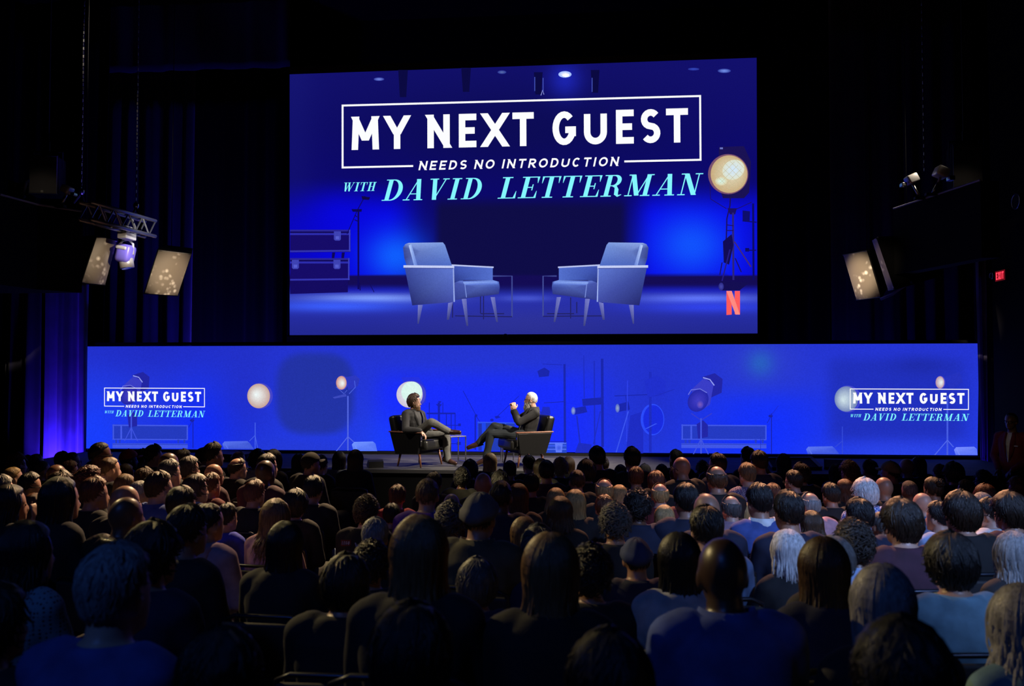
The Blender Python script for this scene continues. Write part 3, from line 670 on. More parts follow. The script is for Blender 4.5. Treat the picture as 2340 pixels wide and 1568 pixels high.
for sx in (a0.x + 0.6, a1.x - 0.6): MB().tube([(sx, SCR_Y + 0.06, a0.z), (sx, SCR_Y + 0.06, 11.0)], 0.012, 6).build('support_cable', BLACK, scr)
for o in scr.children: o.location = -Vector(scr.location)

# ------------------------------------------------------------------ the room
def floor_z(y): return 0.585 - 0.0635 * min(y, 11.5)
FB = floor_z(99)
XL, XR, YB, YF, ZC = -13.2, 9.3, 20.0, -3.2, 11.0
CARPET = mat('dark_carpet', (0.014, 0.014, 0.018), 0.95, var=0.3, vscale=30)
WALLM = mat('black_wall', (0.005, 0.005, 0.006), 0.9, var=0.2, vscale=3, spec=0.1)
fl = MB()
ys = [YF, 10.5, YB]
fl.add([(XL, YF, floor_z(YF)), (XR, YF, floor_z(YF)), (XR, 11.5, FB), (XL, 11.5, FB), (XR, YB, FB), (XL, YB, FB), (XL, YF, -0.4), (XR, YF, -0.4), (XR, YB, -0.4), (XL, YB, -0.4)],
       [(0, 1, 2, 3), (3, 2, 4, 5), (9, 8, 7, 6), (0, 6, 7, 1), (4, 8, 9, 5), (1, 7, 8, 4, 2), (3, 5, 9, 6, 0)])
tag(fl.build('floor', CARPET), kind='structure')
for nm, c, dd in (('wall_left', (XL - 0.1, 8.4, 5.4), (0.2, 23.6, 11.2)), ('wall_right', (XR + 0.1, 8.4, 5.4), (0.2, 23.6, 11.2)), ('wall_back', (-1.95, YB + 0.1, 5.4), (22.9, 0.2, 11.2)), ('wall_front', (-1.95, YF - 0.1, 5.4), (22.9, 0.2, 11.2)), ('ceiling', (-1.95, 8.4, ZC + 0.1), (22.9, 23.6, 0.2))):
    tag(MB().box(c, dd).build(nm, WALLM), kind='structure')

tag(MB().box((7.17, 14.0, 5.4), (0.30, 2.0, 11.1)).build('wall_pier', WALLM), kind='structure')
XP = 7.02
# stage platform: deck and skirt
ST_Z, ST_Y0, ST_Y1 = 0.75, 13.1, 16.4
STG = mat('grey_stage_deck', (0.030, 0.029, 0.028), 0.8, var=0.35, vscale=5, bump=0.15, bscale=120)
stg = empty('stage', (-1.35, (ST_Y0 + ST_Y1) / 2, FB)); SH = ST_Z - FB
tag(stg, 'wide low black-skirted stage platform with grey deck', 'stage')
dk = MB().box((0, 0, SH - 0.03), (16.6, ST_Y1 - ST_Y0, 0.06)).build('deck', STG, stg)
MB().box((0, 0, (SH - 0.06) / 2), (16.5, ST_Y1 - ST_Y0 - 0.06, SH - 0.06)).build('skirt', mat('black_skirt', (0.0025, 0.0025, 0.003), 0.95, spec=0.05), stg)
MB().box((0, -(ST_Y1 - ST_Y0) / 2 - 0.004, SH - 0.03), (16.6, 0.01, 0.05)).build('edge_trim', mat('edge_trim', (0.02, 0.02, 0.022), 0.6), stg)

# ------------------------------------------------------------------ curtains: pleated cloth
def curtain(name, x0, x1, y, z0, z1, pleat, amp, m, label, group=None, along='x', seed=0, gather=0.0):
    rnd = random.Random(seed); n = max(24, int(abs(x1 - x0) / pleat * 9)); nz = 10; mb = MB(); vs = []; fs = []
    ph = [rnd.uniform(0, 6.28) for _ in range(4)]
    for j in range(nz + 1):
        t = j / nz; z = z0 + (z1 - z0) * t
        for i in range(n + 1):
            u = i / n; x = x0 + (x1 - x0) * u; k = 2 * math.pi * abs(x1 - x0) / pleat
            o = amp * (math.sin(k * u + ph[0] + 1.3 * math.sin(k * 0.23 * u + ph[1])) + 0.45 * math.sin(2.1 * k * u + ph[2] + 0.6 * t)) * (0.75 + 0.25 * (1 - t))
            o += amp * 0.5 * math.sin(3.1 * t + 9 * u + ph[3])
            if gather: x = (x0 + x1) / 2 + (x - (x0 + x1) / 2) * (1 - gather * (1 - t))
            vs.append((x, y + o, z) if along == 'x' else (y + o, x, z))
    for j in range(nz):
        for i in range(n):
            a = j * (n + 1) + i; fs.append((a, a + 1, a + n + 2, a + n + 1))
    mb.add(vs, fs); me = mb.mesh(name, True); o = link(name, me, m)
    sd = o.modifiers.new('cloth', 'SOLIDIFY'); sd.thickness = 0.01
    tag(o, label, 'curtain', group)
    return o
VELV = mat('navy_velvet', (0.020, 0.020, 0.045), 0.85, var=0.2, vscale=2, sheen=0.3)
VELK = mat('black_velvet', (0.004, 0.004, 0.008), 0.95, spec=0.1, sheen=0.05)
G = 'stage curtains'
def cx(px, py, y): return on_y(px, py, y).x
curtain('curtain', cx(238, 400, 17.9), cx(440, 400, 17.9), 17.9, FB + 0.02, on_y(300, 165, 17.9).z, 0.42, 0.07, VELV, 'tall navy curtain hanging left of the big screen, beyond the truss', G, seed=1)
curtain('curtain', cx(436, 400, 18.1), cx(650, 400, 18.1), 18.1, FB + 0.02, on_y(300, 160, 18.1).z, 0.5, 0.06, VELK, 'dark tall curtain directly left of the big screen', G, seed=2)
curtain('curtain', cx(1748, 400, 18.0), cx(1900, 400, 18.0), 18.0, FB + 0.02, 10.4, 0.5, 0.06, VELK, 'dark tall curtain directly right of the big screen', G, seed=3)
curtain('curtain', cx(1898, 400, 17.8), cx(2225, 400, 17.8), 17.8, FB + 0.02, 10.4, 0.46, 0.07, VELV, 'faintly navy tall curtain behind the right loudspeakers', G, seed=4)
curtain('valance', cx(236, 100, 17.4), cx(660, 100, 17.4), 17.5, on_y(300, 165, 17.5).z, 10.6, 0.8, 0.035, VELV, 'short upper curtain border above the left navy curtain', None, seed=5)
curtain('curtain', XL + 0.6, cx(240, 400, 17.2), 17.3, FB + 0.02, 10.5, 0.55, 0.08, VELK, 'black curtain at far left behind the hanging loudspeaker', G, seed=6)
# side masking close to the LED wall, washed blue
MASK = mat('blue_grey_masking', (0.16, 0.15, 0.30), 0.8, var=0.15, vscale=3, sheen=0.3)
xa = cx(98, 900, 15.4); xb = cx(197, 900, 15.4)
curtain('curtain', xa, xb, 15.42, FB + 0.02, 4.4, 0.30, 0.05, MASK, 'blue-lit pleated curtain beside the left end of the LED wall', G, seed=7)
xc = cx(2, 900, 15.2); 
curtain('curtain', xc, xa + 0.02, 15.25, FB + 0.02, 5.2, 0.42, 0.06, VELV, 'dim curtain left of the blue-lit curtain', G, seed=8)
xd = cx(2239, 900, 15.35); xe = cx(2262, 900, 15.35)
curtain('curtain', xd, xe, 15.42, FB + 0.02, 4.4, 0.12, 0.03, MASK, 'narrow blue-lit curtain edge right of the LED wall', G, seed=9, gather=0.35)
curtain('curtain', xe + 0.02, XR - 0.1, 15.55, FB + 0.02, 7.5, 0.4, 0.06, VELK, 'black curtain behind the standing person at right', G, seed=10)
# blue skirt cloth under the right end of the LED wall
curtain('skirt_cloth', cx(2085, 1070, 13.03), cx(2236, 1070, 13.03), 13.02, FB + 0.02, ST_Z - 0.07, 0.9, 0.02, mat('blue_skirt_cloth', (0.07, 0.07, 0.16), 0.8), 'blue-lit cloth hung on the stage front at right', None, seed=11)
# blue floor uplights at the ends of the LED wall
UPL = [(-10.15, 15.0, 0.0), (7.28, 14.95, 0.0)]
for i, (x, y, z) in enumerate(UPL):
    z0 = FB
    e = empty('uplight', (x, y, z0)); tag(e, ['small black floor uplight by the left blue curtain', 'small black floor uplight by the right blue curtain'][i], 'uplight', 'blue uplights')
    MB().rbox((0, 0, 0.03), (0.16, 0.12, 0.06), 0.01).build('base', BLACK, e)
    MB().tube([(0, 0, 0.05), (0, 0.03, 0.17)], 0.06, 14).build('can', BLACK, e, True)
    MB().tube([(0, 0.0305, 0.172), (0, 0.032, 0.176)], 0.05, 14).build('lens', emat('blue_lens', (0.05, 0.02, 1.0), 3), e)
    L = spot('uplight_beam', (x, y + 0.04, z0 + 0.22), (x + (0.05 if i == 0 else 0.25), y + 0.85, z0 + 2.2), 420 if i == 0 else 90, (0.06, 0.02, 1.0), 100, 1.0, 0.05)

# ------------------------------------------------------------------ furniture on the stage
LEATH = mat('black_leather', (0.0035, 0.0035, 0.0035), 0.36, bump=0.08, bscale=90)
LEATHS = mat('olive_black_leather', (0.016, 0.016, 0.014), 0.38, bump=0.1, bscale=80)
WOOD = mat('walnut', (0.16, 0.06, 0.03), 0.4, var=0.35, vscale=6, stretch=(1, 12, 1))
CHROME = mat('steel', (0.45, 0.44, 0.42), 0.25, 1.0)
def armchair(loc, rz, label):
    r = empty('armchair', loc, rz); tag(r, label, 'armchair', 'armchairs on the stage')
    for sx in (-1, 1):
        p = MB(); x0, x1 = sx * 0.315, sx * 0.365
        q = [(-0.22, 0.205), (0.24, 0.225), (0.285, 0.555), (-0.335, 0.555)]
        vs = [(x0, a, b) for a, b in q] + [(x1, a, b) for a, b in q]
        if sx < 0: vs = vs[4:] + vs[:4]
        p.add(vs, [(3, 2, 1, 0), (4, 5, 6, 7), (0, 1, 5, 4), (1, 2, 6, 5), (2, 3, 7, 6), (3, 0, 4, 7)])
        po = p.build('side_panel', LEATH, r)
        bv = po.modifiers.new('b', 'BEVEL'); bv.width = 0.008; bv.segments = 2
        MB().rbox((sx * 0.34, -0.025, 0.566), (0.075, 0.66, 0.022), 0.008).build('arm_rail', WOOD, r, True)
        MB().box((sx * 0.34, 0.288, 0.45), (0.045, 0.012, 0.20)).build('front_strip', CHROME, r)
    st = MB().rbox((0, 0.06, 0.345), (0.62, 0.62, 0.17), 0.05, Matrix.Rotation(R(4), 3, 'X'), 4).build('seat', LEATHS, r, True)
    MB().tube([(-0.28, 0.355, 0.44), (0.28, 0.355, 0.44)], 0.006, 6).build('piping', LEATH, st)
    MB().rbox((0, -0.305, 0.595), (0.62, 0.15, 0.47), 0.05, Matrix.Rotation(R(14), 3, 'X'), 4).build('backrest', LEATH, r, True)
    MB().box((0, 0.0, 0.25), (0.60, 0.44, 0.06)).build('base_frame', BLACK, r)
    for sx in (-1, 1):
        for y, ty in ((0.20, 0.05), (-0.17, -0.05)):
            MB().tube([(sx * 0.27, y, 0.25), (sx * 0.295, y + ty, 0.0)], [0.024, 0.013], 12).build('leg', WOOD, r, True)
    return r
ZC1 = 13.75
def stage_pt(px, py): 
    p = on_z(px, py, ST_Z); return p
cl = P(958, 1050, 13.85); cr = P(1199, 1050, 13.85)
CH_L = armchair((cl.x, cl.y, ST_Z + 0.004), R(-115), 'black leather armchair with wooden arm rails, left of the pair on stage')
CH_R = armchair((cr.x, cr.y, ST_Z + 0.004), R(118), 'black leather armchair with wooden arm rails, right of the pair on stage')
def side_table(px0, px1, z, rz, label):
    p = P((px0 + px1) / 2, 1050, z); r = empty('side_table', (p.x, p.y, ST_Z), rz); tag(r, label, 'table', 'steel side tables')
    w_ = 0.30; h = 0.46
    MB().rbox((0, 0, h - 0.008), (w_, w_, 0.016), 0.004).build('top', mat('smoked_top', (0.10, 0.10, 0.10), 0.2), r)
    for sx in (-1, 1):
        for sy in (-1, 1):
            MB().box((sx * (w_ / 2 - 0.008), sy * (w_ / 2 - 0.008), h / 2), (0.016, 0.016, h - 0.018)).build('leg', CHROME, r)
        MB().box((sx * (w_ / 2 - 0.008), 0, 0.02), (0.014, w_ - 0.03, 0.014)).build('stretcher', CHROME, r)
    return r
side_table(1011, 1066, 14.25, R(35), 'slim steel side table by the left seated person\'s crossed foot')
side_table(1128, 1166, 14.35, R(-35), 'slim steel side table half hidden behind the right armchair')
def wedge(px, py, size, rz, label, edge, z=None):
    p = on_z(px, py, ST_Z if z is None else z); s = size
    r = empty('floor_monitor', p, rz); tag(r, label, 'speaker', 'stage floor monitors')
    mb = MB(); q = [(-0.5, 0.0), (0.35, 0.0), (0.5, 0.12), (-0.1, 0.62), (-0.5, 0.5)]
    vs = [(x * s, y * s, zz * s) for x in (-0.6, 0.6) for y, zz in q]; n = 5
    mb.add(vs, [tuple(range(n - 1, -1, -1)), tuple(range(n, 2 * n))] + [(i, (i + 1) % n, n + (i + 1) % n, n + i) for i in range(n)])
    mb.build('cabinet', BLACK, r)
    rot = Matrix.Rotation(math.atan2(-0.5, 0.6), 3, 'X')
    MB().box((0, 0.205 * s, 0.376 * s), (1.08 * s, 0.70 * s, 0.012), rot).build('grille', mat('monitor_grille', (0.05, 0.05, 0.055), 0.5, bump=0.3, bscale=300), r)
    for sx in (-1, 1): MB().box((sx * 0.575 * s, 0.208 * s, 0.38 * s), (0.05 * s, 0.78 * s, 0.016), rot).build('rim', edge, r)
    return r
EDGE = mat('grey_edge', (0.35, 0.36, 0.38), 0.5); DEDGE = mat('dark_edge', (0.03, 0.035, 0.06), 0.5)
wedge(857, 1068, 0.20, R(25), 'small black floor monitor left of the armchairs', DEDGE)
wedge(1905, 1072, 0.24, R(165), 'small dark floor monitor beside the grey-edged one', DEDGE, z=ST_Z)
q = on_z(1815, 1073, ST_Z); r = empty('prompter_monitor', q, R(8)); tag(r, 'low slanted prompter monitor with pale grey rim at right of the stage', 'monitor')
tl = Matrix.Rotation(R(-28), 3, 'X')
MB().hexa([(-0.40, -0.12, 0.0), (0.40, -0.12, 0.0), (0.40, 0.16, 0.0), (-0.40, 0.16, 0.0), (-0.40, -0.12, 0.05), (0.40, -0.12, 0.05), (0.34, 0.14, 0.17), (-0.40, 0.14, 0.17)]).build('cabinet', BLACK, r)
MB().hexa([(0.35, -0.125, 0.045), (0.41, -0.125, 0.045), (0.36, 0.145, 0.168), (0.30, 0.145, 0.168), (0.35, -0.125, 0.058), (0.41, -0.125, 0.058), (0.36, 0.145, 0.182), (0.30, 0.145, 0.182)]).build('side_rim', EDGE, r)
MB().hexa([(-0.41, 0.125, 0.165), (0.35, 0.125, 0.165), (0.35, 0.15, 0.168), (-0.41, 0.15, 0.168), (-0.41, 0.125, 0.182), (0.35, 0.125, 0.182), (0.35, 0.15, 0.184), (-0.41, 0.15, 0.184)]).build('top_rim', EDGE, r)
MB().box((-0.40, -0.0, 0.10), (0.02, 0.25, 0.02), Matrix.Rotation(R(25), 3, 'X')).build('end_rim', EDGE, r)
# low flat lectern screens at the left stage edge
for i, (px, py) in enumerate(((520, 1050), )):
    p = on_z(px, py, ST_Z); r = empty('confidence_monitor', p, R(-20)); tag(r, 'low flat monitor lying on the left stage edge', 'monitor')
    MB().rbox((0, 0, 0.06), (0.95, 0.5, 0.12), 0.015).build('cabinet', BLACK, r)
    for sy in (-1, 1): MB().box((0, sy * 0.235, 0.122), (0.95, 0.022, 0.012)).build('rim', EDGE, r)
# small camera at the middle of the big screen's lower border
p = on_y(1155, 779, 16.93); r = empty('small_camera', p); tag(r, 'small dark camera perched under the middle of the big screen', 'camera')
MB().rbox((0, 0, 0.03), (0.13, 0.10, 0.06), 0.01).build('base', BLACK, r); MB().ell((0, -0.01, 0.09), (0.06, 0.06, 0.055)).build('head', BLACK, r, True); MB().tube([(0, -0.06, 0.09), (0, -0.085, 0.09)], 0.025, 12).build('lens', mat('glass_black', (0.01, 0.01, 0.02), 0.05), r)
MB().box((0, 0.04, 0.03), (0.05, 0.06, 0.03)).build('bracket', BLACK, r)

# ------------------------------------------------------------------ hung loudspeakers, trusses, lamps
GRL = mat('tan_grille', (0.42, 0.37, 0.29), 0.45, var=0.35, vscale=9, bump=0.5, bscale=500, spec=0.6)
def grille_mat():
    m = bpy.data.materials.new('speaker_grille'); m.use_nodes = True; nt = m.node_tree; b = nt.nodes['Principled BSDF']
    tc = nt.nodes.new('ShaderNodeTexCoord'); v = nt.nodes.new('ShaderNodeTexVoronoi'); v.inputs['Scale'].default_value = 14
    nz = nt.nodes.new('ShaderNodeTexNoise'); nz.inputs['Scale'].default_value = 5
    nt.links.new(tc.outputs['Object'], v.inputs['Vector']); nt.links.new(tc.outputs['Object'], nz.inputs['Vector'])
    r1 = nt.nodes.new('ShaderNodeMapRange'); r1.inputs['From Min'].default_value = 0.0; r1.inputs['From Max'].default_value = 0.5; r1.inputs['To Min'].default_value = 1; r1.inputs['To Max'].default_value = 0
    nt.links.new(v.outputs['Distance'], r1.inputs['Value'])
    mx = nt.nodes.new('ShaderNodeMath'); mx.operation = 'MULTIPLY'; r2 = nt.nodes.new('ShaderNodeMapRange'); r2.inputs['From Min'].default_value = 0.48; r2.inputs['From Max'].default_value = 0.66; nt.links.new(nz.outputs['Fac'], r2.inputs['Value']); nt.links.new(r1.outputs[0], mx.inputs[0]); nt.links.new(r2.outputs[0], mx.inputs[1])
    rp = nt.nodes.new('ShaderNodeValToRGB'); rp.color_ramp.elements[0].color = (0.17, 0.14, 0.105, 1); rp.color_ramp.elements[1].color = (0.75, 0.68, 0.58, 1); rp.color_ramp.elements[1].position = 0.75  # pale dots put the glints of lit drivers into the grille colour
    nt.links.new(mx.outputs[0], rp.inputs[0]); nt.links.new(rp.outputs[0], b.inputs['Base Color'])
    b.inputs['Roughness'].default_value = 0.5
    w_ = nt.nodes.new('ShaderNodeTexNoise'); w_.inputs['Scale'].default_value = 260
    nt.links.new(tc.outputs['Object'], w_.inputs['Vector']); bp = nt.nodes.new('ShaderNodeBump'); bp.inputs['Strength'].default_value = 0.4; bp.inputs['Distance'].default_value = 0.003
    nt.links.new(w_.outputs['Fac'], bp.inputs['Height']); nt.links.new(bp.outputs[0], b.inputs['Normal'])
    return m
GRILLE = grille_mat(); CABM = mat('cabinet_black', (0.003, 0.003, 0.0035), 0.85, spec=0.1)
def cabinet(quad, depths, back_off, label, name='loudspeaker', grille=None, group='hung loudspeakers'):
    """grille corners as pixels tl, tr, br, bl with a depth each; the cabinet runs back along back_off"""
    c = [P(q[0], q[1], z) for q, z in zip(quad, depths)]; o = sum(c, Vector()) / 4
    r = empty(name, o); tag(r, label, 'speaker', group)
    c = [p - o for p in c]; bo = Vector(back_off); n = (c[1] - c[0]).cross(c[3] - c[0]).normalized()
    if n.dot(-o + CAMP) < 0: n = -n
    bk = [p * 0.86 + bo for p in c]
    vs = [p * 1.05 - n * 0.012 for p in c] + bk
    b = MB().add(vs, [(0, 1, 2, 3), (7, 6, 5, 4), (0, 4, 5, 1), (1, 5, 6, 2), (2, 6, 7, 3), (3, 7, 4, 0)]).build('cabinet', CABM, r)
    g = MB(); k = 8; grid = []
    for j in range(k + 1):
        for i in range(k + 1):
            u, v = i / k, j / k
            p = (c[0] * (1 - u) + c[1] * u) * (1 - v) + (c[3] * (1 - u) + c[2] * u) * v
            grid.append(p + n * (0.035 * math.sin(math.pi * u)))
    g.add(grid, [(j * (k + 1) + i, j * (k + 1) + i + 1, (j + 1) * (k + 1) + i + 1, (j + 1) * (k + 1) + i) for j in range(k) for i in range(k)])
    g.build('grille', grille or GRILLE, r, True)
    hb = o + bo * 0.5; hg = MB().tube([bo * 0.5 + Vector((0, 0, 0.2)), bo * 0.5 + Vector((0, 0, ZC - hb.z))], 0.005, 6).build('hanger', CABM, r)
    for a, bb in ((0, 1), (3, 2)): MB().tube([c[a] + n * 0.005, c[bb] + n * 0.005], 0.008, 6).build('edge_bar', mat('dark_steel', (0.10, 0.10, 0.11), 0.4, 0.8), r)
    return r
cabinet([(222, 540), (267, 551), (240, 651), (187, 646)], [10.5, 10.7, 10.75, 10.4], (-0.75, 0.55, 0.12), 'hung loudspeaker with narrow lit grille below the left truss')
cabinet([(362, 572), (437, 581), (406, 675), (331, 670)], [11.6, 11.9, 12.0, 11.6], (-0.25, 0.65, 0.22), 'hung loudspeaker with wide bright grille right of the left truss')
cabinet([(1927, 583), (1981, 573), (2012, 678), (1957, 685)], [11.9, 11.5, 11.5, 11.9], (0.35, 0.6, 0.15), 'hung loudspeaker with bright grille at the end of the right pair')
cabinet([(1996, 550), (2003, 545), (2043, 660), (2031, 663)], [11.2, 10.9, 10.9, 11.2], (0.75, 0.35, 0.15), 'hung loudspeaker seen edge-on behind the bright right one')
DGR = mat('dark_grille', (0.055, 0.055, 0.065), 0.5, bump=0.4, bscale=400)
def boxspk(px0, py0, px1, py1, z, label, yaw):
    a = P(px0, py0, z); b = P(px1, py1, z); w_ = (b - a).dot(RGT); h = a.z - b.z; o = (a + b) / 2
    r = empty('wall_loudspeaker', (o.x, o.y, b.z), yaw); tag(r, label, 'speaker', 'upper loudspeakers')
    MB().rbox((0, 0.17, h / 2), (w_, 0.30, h), 0.02).build('cabinet', CABM, r)
    MB().rbox((0, 0.012, h / 2), (w_ * 0.96, 0.02, h * 0.96), 0.008).build('grille', DGR, r)
    for zz in (0.008, h - 0.008): MB().box((0, 0.0, zz), (w_, 0.016, 0.010)).build('edge_bar', mat('dark_steel', (0.10, 0.10, 0.11), 0.4, 0.8), r)
    MB().box((-0.02 * w_, -0.002, h * 0.07), (0.03, 0.012, 0.03)).build('badge', mat('badge_grey', (0.3, 0.3, 0.3), 0.4), r)
    y = MB(); y.tube([(-w_ / 2, 0.17, h * 0.75), (-w_ / 2, 0.17, h + 0.08), (w_ / 2, 0.17, h + 0.08), (w_ / 2, 0.17, h * 0.75)], 0.014, 6); y.tube([(0, 0.17, h + 0.08), (0, 0.17, h + 0.22)], 0.025, 8); y.build('yoke', BLACK, r)
    y2 = MB().tube([(0, 0.17, h + 0.2), (0, 0.17, ZC - b.z)], 0.012, 6).build('drop_pipe', BLACK, r)
    return r
boxspk(67, 354, 129, 444, 11.0, 'dark loudspeaker hung at upper left above the balcony ledge', R(14))
boxspk(2180, 328, 2244, 428, 11.5, 'dark loudspeaker hung at upper right above the black soffit', R(-8))
# black soffits (balcony ends) left and right, each with a pale top edge
def soffit(pts, z_top, drop, label, edge_m, deep):
    """top edge pixels (far..near) kept at one height"""
    q = [on_z(a, b, z_top) for a, b in pts]; o = q[0].copy(); r = empty('balcony_box', o); tag(r, label, 'balcony')
    q = [p - o for p in q]; dx = Vector((deep, 0, 0))
    for i in range(len(q) - 1):
        a, b = q[i], q[i + 1]; d_ = Vector((0, 0, -drop))
        MB().add([a + d_, b + d_, b + d_ + dx, a + d_ + dx, a, b, b + dx, a + dx], [(3, 2, 1, 0), (4, 5, 6, 7), (0, 1, 5, 4), (1, 2, 6, 5), (2, 3, 7, 6), (3, 0, 4, 7)]).build('fascia', CABM, r)
        MB().tube([a + Vector((0, 0, 0.012)), b + Vector((0, 0, 0.012))], 0.012, 6).build('top_rail', edge_m, r)
    return r
RAILM = mat('pale_rail', (0.30, 0.27, 0.33), 0.5)
soffit([(190, 486), (86, 470), (0, 447)], EYE + 1.85, 0.95, 'black balcony box at left under the pale ledge', RAILM, -1.6)
soffit([(2042, 479), (2186, 432), (2240, 414)], EYE + 2.1, 0.86, 'black balcony box at right under a thin pale edge', RAILM, 0.2)
pc = P(55, 440, 9.3); 
mb = MB(); nn = 14
vs = [];
for j in range(6):
    for i in range(nn + 1):
        u = i / nn; v = j / 5; q = P(18 + 48 * u, 408 + 10 * math.sin(3 * u) + v * (42 - 6 * u), 9.4 + 0.06 * math.sin(14 * u + 2 * v)); vs.append(q)
mb.add(vs, [(j * (nn + 1) + i, j * (nn + 1) + i + 1, (j + 1) * (nn + 1) + i + 1, (j + 1) * (nn + 1) + i) for j in range(5) for i in range(nn)])
o = mb.build('draped_cloth', mat('grey_gauze', (0.05, 0.05, 0.052), 0.9), smooth=True); tag(o, 'grey cloth draped on the left balcony ledge', 'cloth')
o.modifiers.new('t', 'SOLIDIFY').thickness = 0.008
# truss, left
ALU = mat('aluminium', (0.32, 0.32, 0.34), 0.35, 0.9)
def truss(a, b, h, name, label):
    o = (a + b) / 2; r = empty(name, o); tag(r, label, 'truss'); a = a - o; b = b - o
    t = (b - a); L = t.length; t = t / L; s = t.cross(Vector((0, 0, 1))).normalized() * (h * 0.75); z = Vector((0, 0, h))
    ch = [Vector(), s, z, s + z]
    for c in ch: MB().tube([a + c, b + c], 0.024, 8).build('chord', ALU, r, True)
    n = 9
    for (u, v) in ((0, 2), (1, 3), (2, 3), (0, 1)):
        m_ = MB()
        for i in range(n):
            p0 = a + t * (L * i / n) + (ch[u] if i % 2 == 0 else ch[v]); p1 = a + t * (L * (i + 1) / n) + (ch[v] if i % 2 == 0 else ch[u])
            m_.tube([p0, p1], 0.011, 6)
        m_.build('lacing', ALU, r)
    return r
tz = EYE + 1.72
ta, tb = on_z(180, 502, tz), on_z(331, 541, tz)
truss(ta, tb, 0.20, 'truss', 'short aluminium truss hanging at left beside the loudspeakers')
tz2 = EYE + 2.15
def chain(px, py0, py1, z, label):
    b = P(px[1], py1, z); a = Vector((b.x, b.y, ZC)); n = max(6, int((a - b).length / 0.055)); mb = MB()
    for i in range(n):
        p = a.lerp(b, (i + 0.5) / n); sx, sy = ((0.011, 0.004) if i % 2 else (0.004, 0.011))
        mb.rbox(p, (sx * 2, sy * 2, 0.045), 0.003, seg=1)
    o = mb.build('hoist_chain', mat('chain_steel', (0.22, 0.21, 0.20), 0.4, 0.8)); tag(o, label, 'chain', 'hoist chains')
    h = MB(); return o
chain((190, 186), -30, 436, 11.3, 'hoist chain above the left truss near end')
chain((308, 311), -30, 468, 11.9, 'hoist chain above the left truss far end')
chain((2107, 2112), -30, 392, 11.5, 'hoist chain hanging above the right balcony box')
def bridle(pt, l, rr, z, label):
    a = P(*pt, z); r = empty('chain_bridle', a); tag(r, label, 'rigging', 'truss bridles')
    MB().ell((0, 0, 0), (0.04, 0.04, 0.05)).build('hook', CHROME, r, True)
    for q in (l, rr): MB().tube([(0, 0, -0.03), P(*q, z) - a], 0.015, 6).build('sling', BLACK if q is rr else mat('dark_steel', (0.1, 0.1, 0.11), 0.4, 0.8), r)
bridle((186, 438), (168, 464), (194, 470), 11.3, 'steel bridle holding the truss near end')
bridle((311, 470), (300, 496), (322, 500), 11.9, 'black bridle holding the truss far end')
# moving-head lamp under the truss
r = empty('moving_head_lamp', P(293, 545, 10.6)); tag(r, 'moving-head stage lamp glinting blue and white under the left truss', 'stage lamp'); o0 = Vector(r.location)
V = lambda x, y, z=10.6: P(x, y, z) - o0
SHELL = mat('lamp_shell', (0.62, 0.60, 0.62), 0.3, 0.3); PURP = mat('lamp_shell_blue_glint', (0.20, 0.16, 0.75), 0.3, 0.2)  # blue glint of the lamp head is put into its shell colour
MB().rbox(V(290, 533, 10.45), (0.12, 0.24, 0.16), 0.01).build('clamp', SHELL, r)
MB().tube([V(271, 580), V(272, 560), V(282, 549), V(294, 548), V(304, 558), V(304, 582)], 0.016, 8).build('yoke', SHELL, r, True)
hd = MB().rbox(V(287, 580), (0.19, 0.2, 0.24), 0.05, Matrix.Rotation(R(12), 3, 'Y'), 3).build('head', PURP, r, True)
MB().rbox(V(286, 568), (0.15, 0.22, 0.05), 0.02, Matrix.Rotation(R(12), 3, 'Y')).build('cap_band', SHELL, hd)
MB().tube([V(288, 592), V(291, 612)], 0.085, 16).build('lens_hood', SHELL, r, True)
MB().tube([V(291, 612), V(291.3, 613)], 0.07, 16).build('lens', mat('glass_black', (0.01, 0.01, 0.02), 0.05), r)
MB().tube([V(272, 585), V(281, 575), V(286, 590), V(278, 600)], 0.008, 6).build('cable', BLACK, r)
# clamp lamps on the balcony boxes
def clamp_lamp(px, py, z, s, lean, label):
    r = empty('clamp_lamp', on_z(px, py, EYE + (1.85 if px < 999 else 2.1)) + Vector((0, 0, 0.016))); tag(r, label, 'stage lamp', 'small lamps on the balcony boxes')
    MB().tube([(0, 0, 0), (lean * 0.1 * s, 0, 0.2 * s)], 0.016, 8).build('pole', CHROME, r, True)
    MB().rbox((lean * 0.1 * s, 0, 0.24 * s), (0.13 * s, 0.16 * s, 0.11 * s), 0.02, Matrix.Rotation(R(25 * lean), 3, 'Y')).build('body', mat('lamp_shell_grey', (0.4, 0.39, 0.37), 0.35, 0.4), r, True)
    MB().rbox((lean * 0.2 * s, 0, 0.17 * s), (0.06 * s, 0.1 * s, 0.05 * s), 0.01).build('knob', CHROME, r)
    MB().box((0, 0, 0.0), (0.14 * s, 0.06, 0.03)).build('clamp', BLACK, r)
clamp_lamp(138, 475, None, 0.8, 1, 'small bright clamp lamp on the left balcony box')
clamp_lamp(2103, 456, None, 1.0, -1, 'small clamp lamp on the right balcony box, left of two')
clamp_lamp(2130, 447, None, 1.1, 1, 'small clamp lamp on the right balcony box, right of two')
# blue cable hanging under the right pair
r = MB().tube([P(2012, 684, 11.3), P(2040, 672, 11.2), P(2062, 656, 11.1), P(2084, 645, 11.0)], 0.02, 8).build('sling_strap', mat('blue_strap', (0.05, 0.06, 0.5), 0.5), smooth=True); tag(r, 'blue strap below the right loudspeaker pair', 'strap')
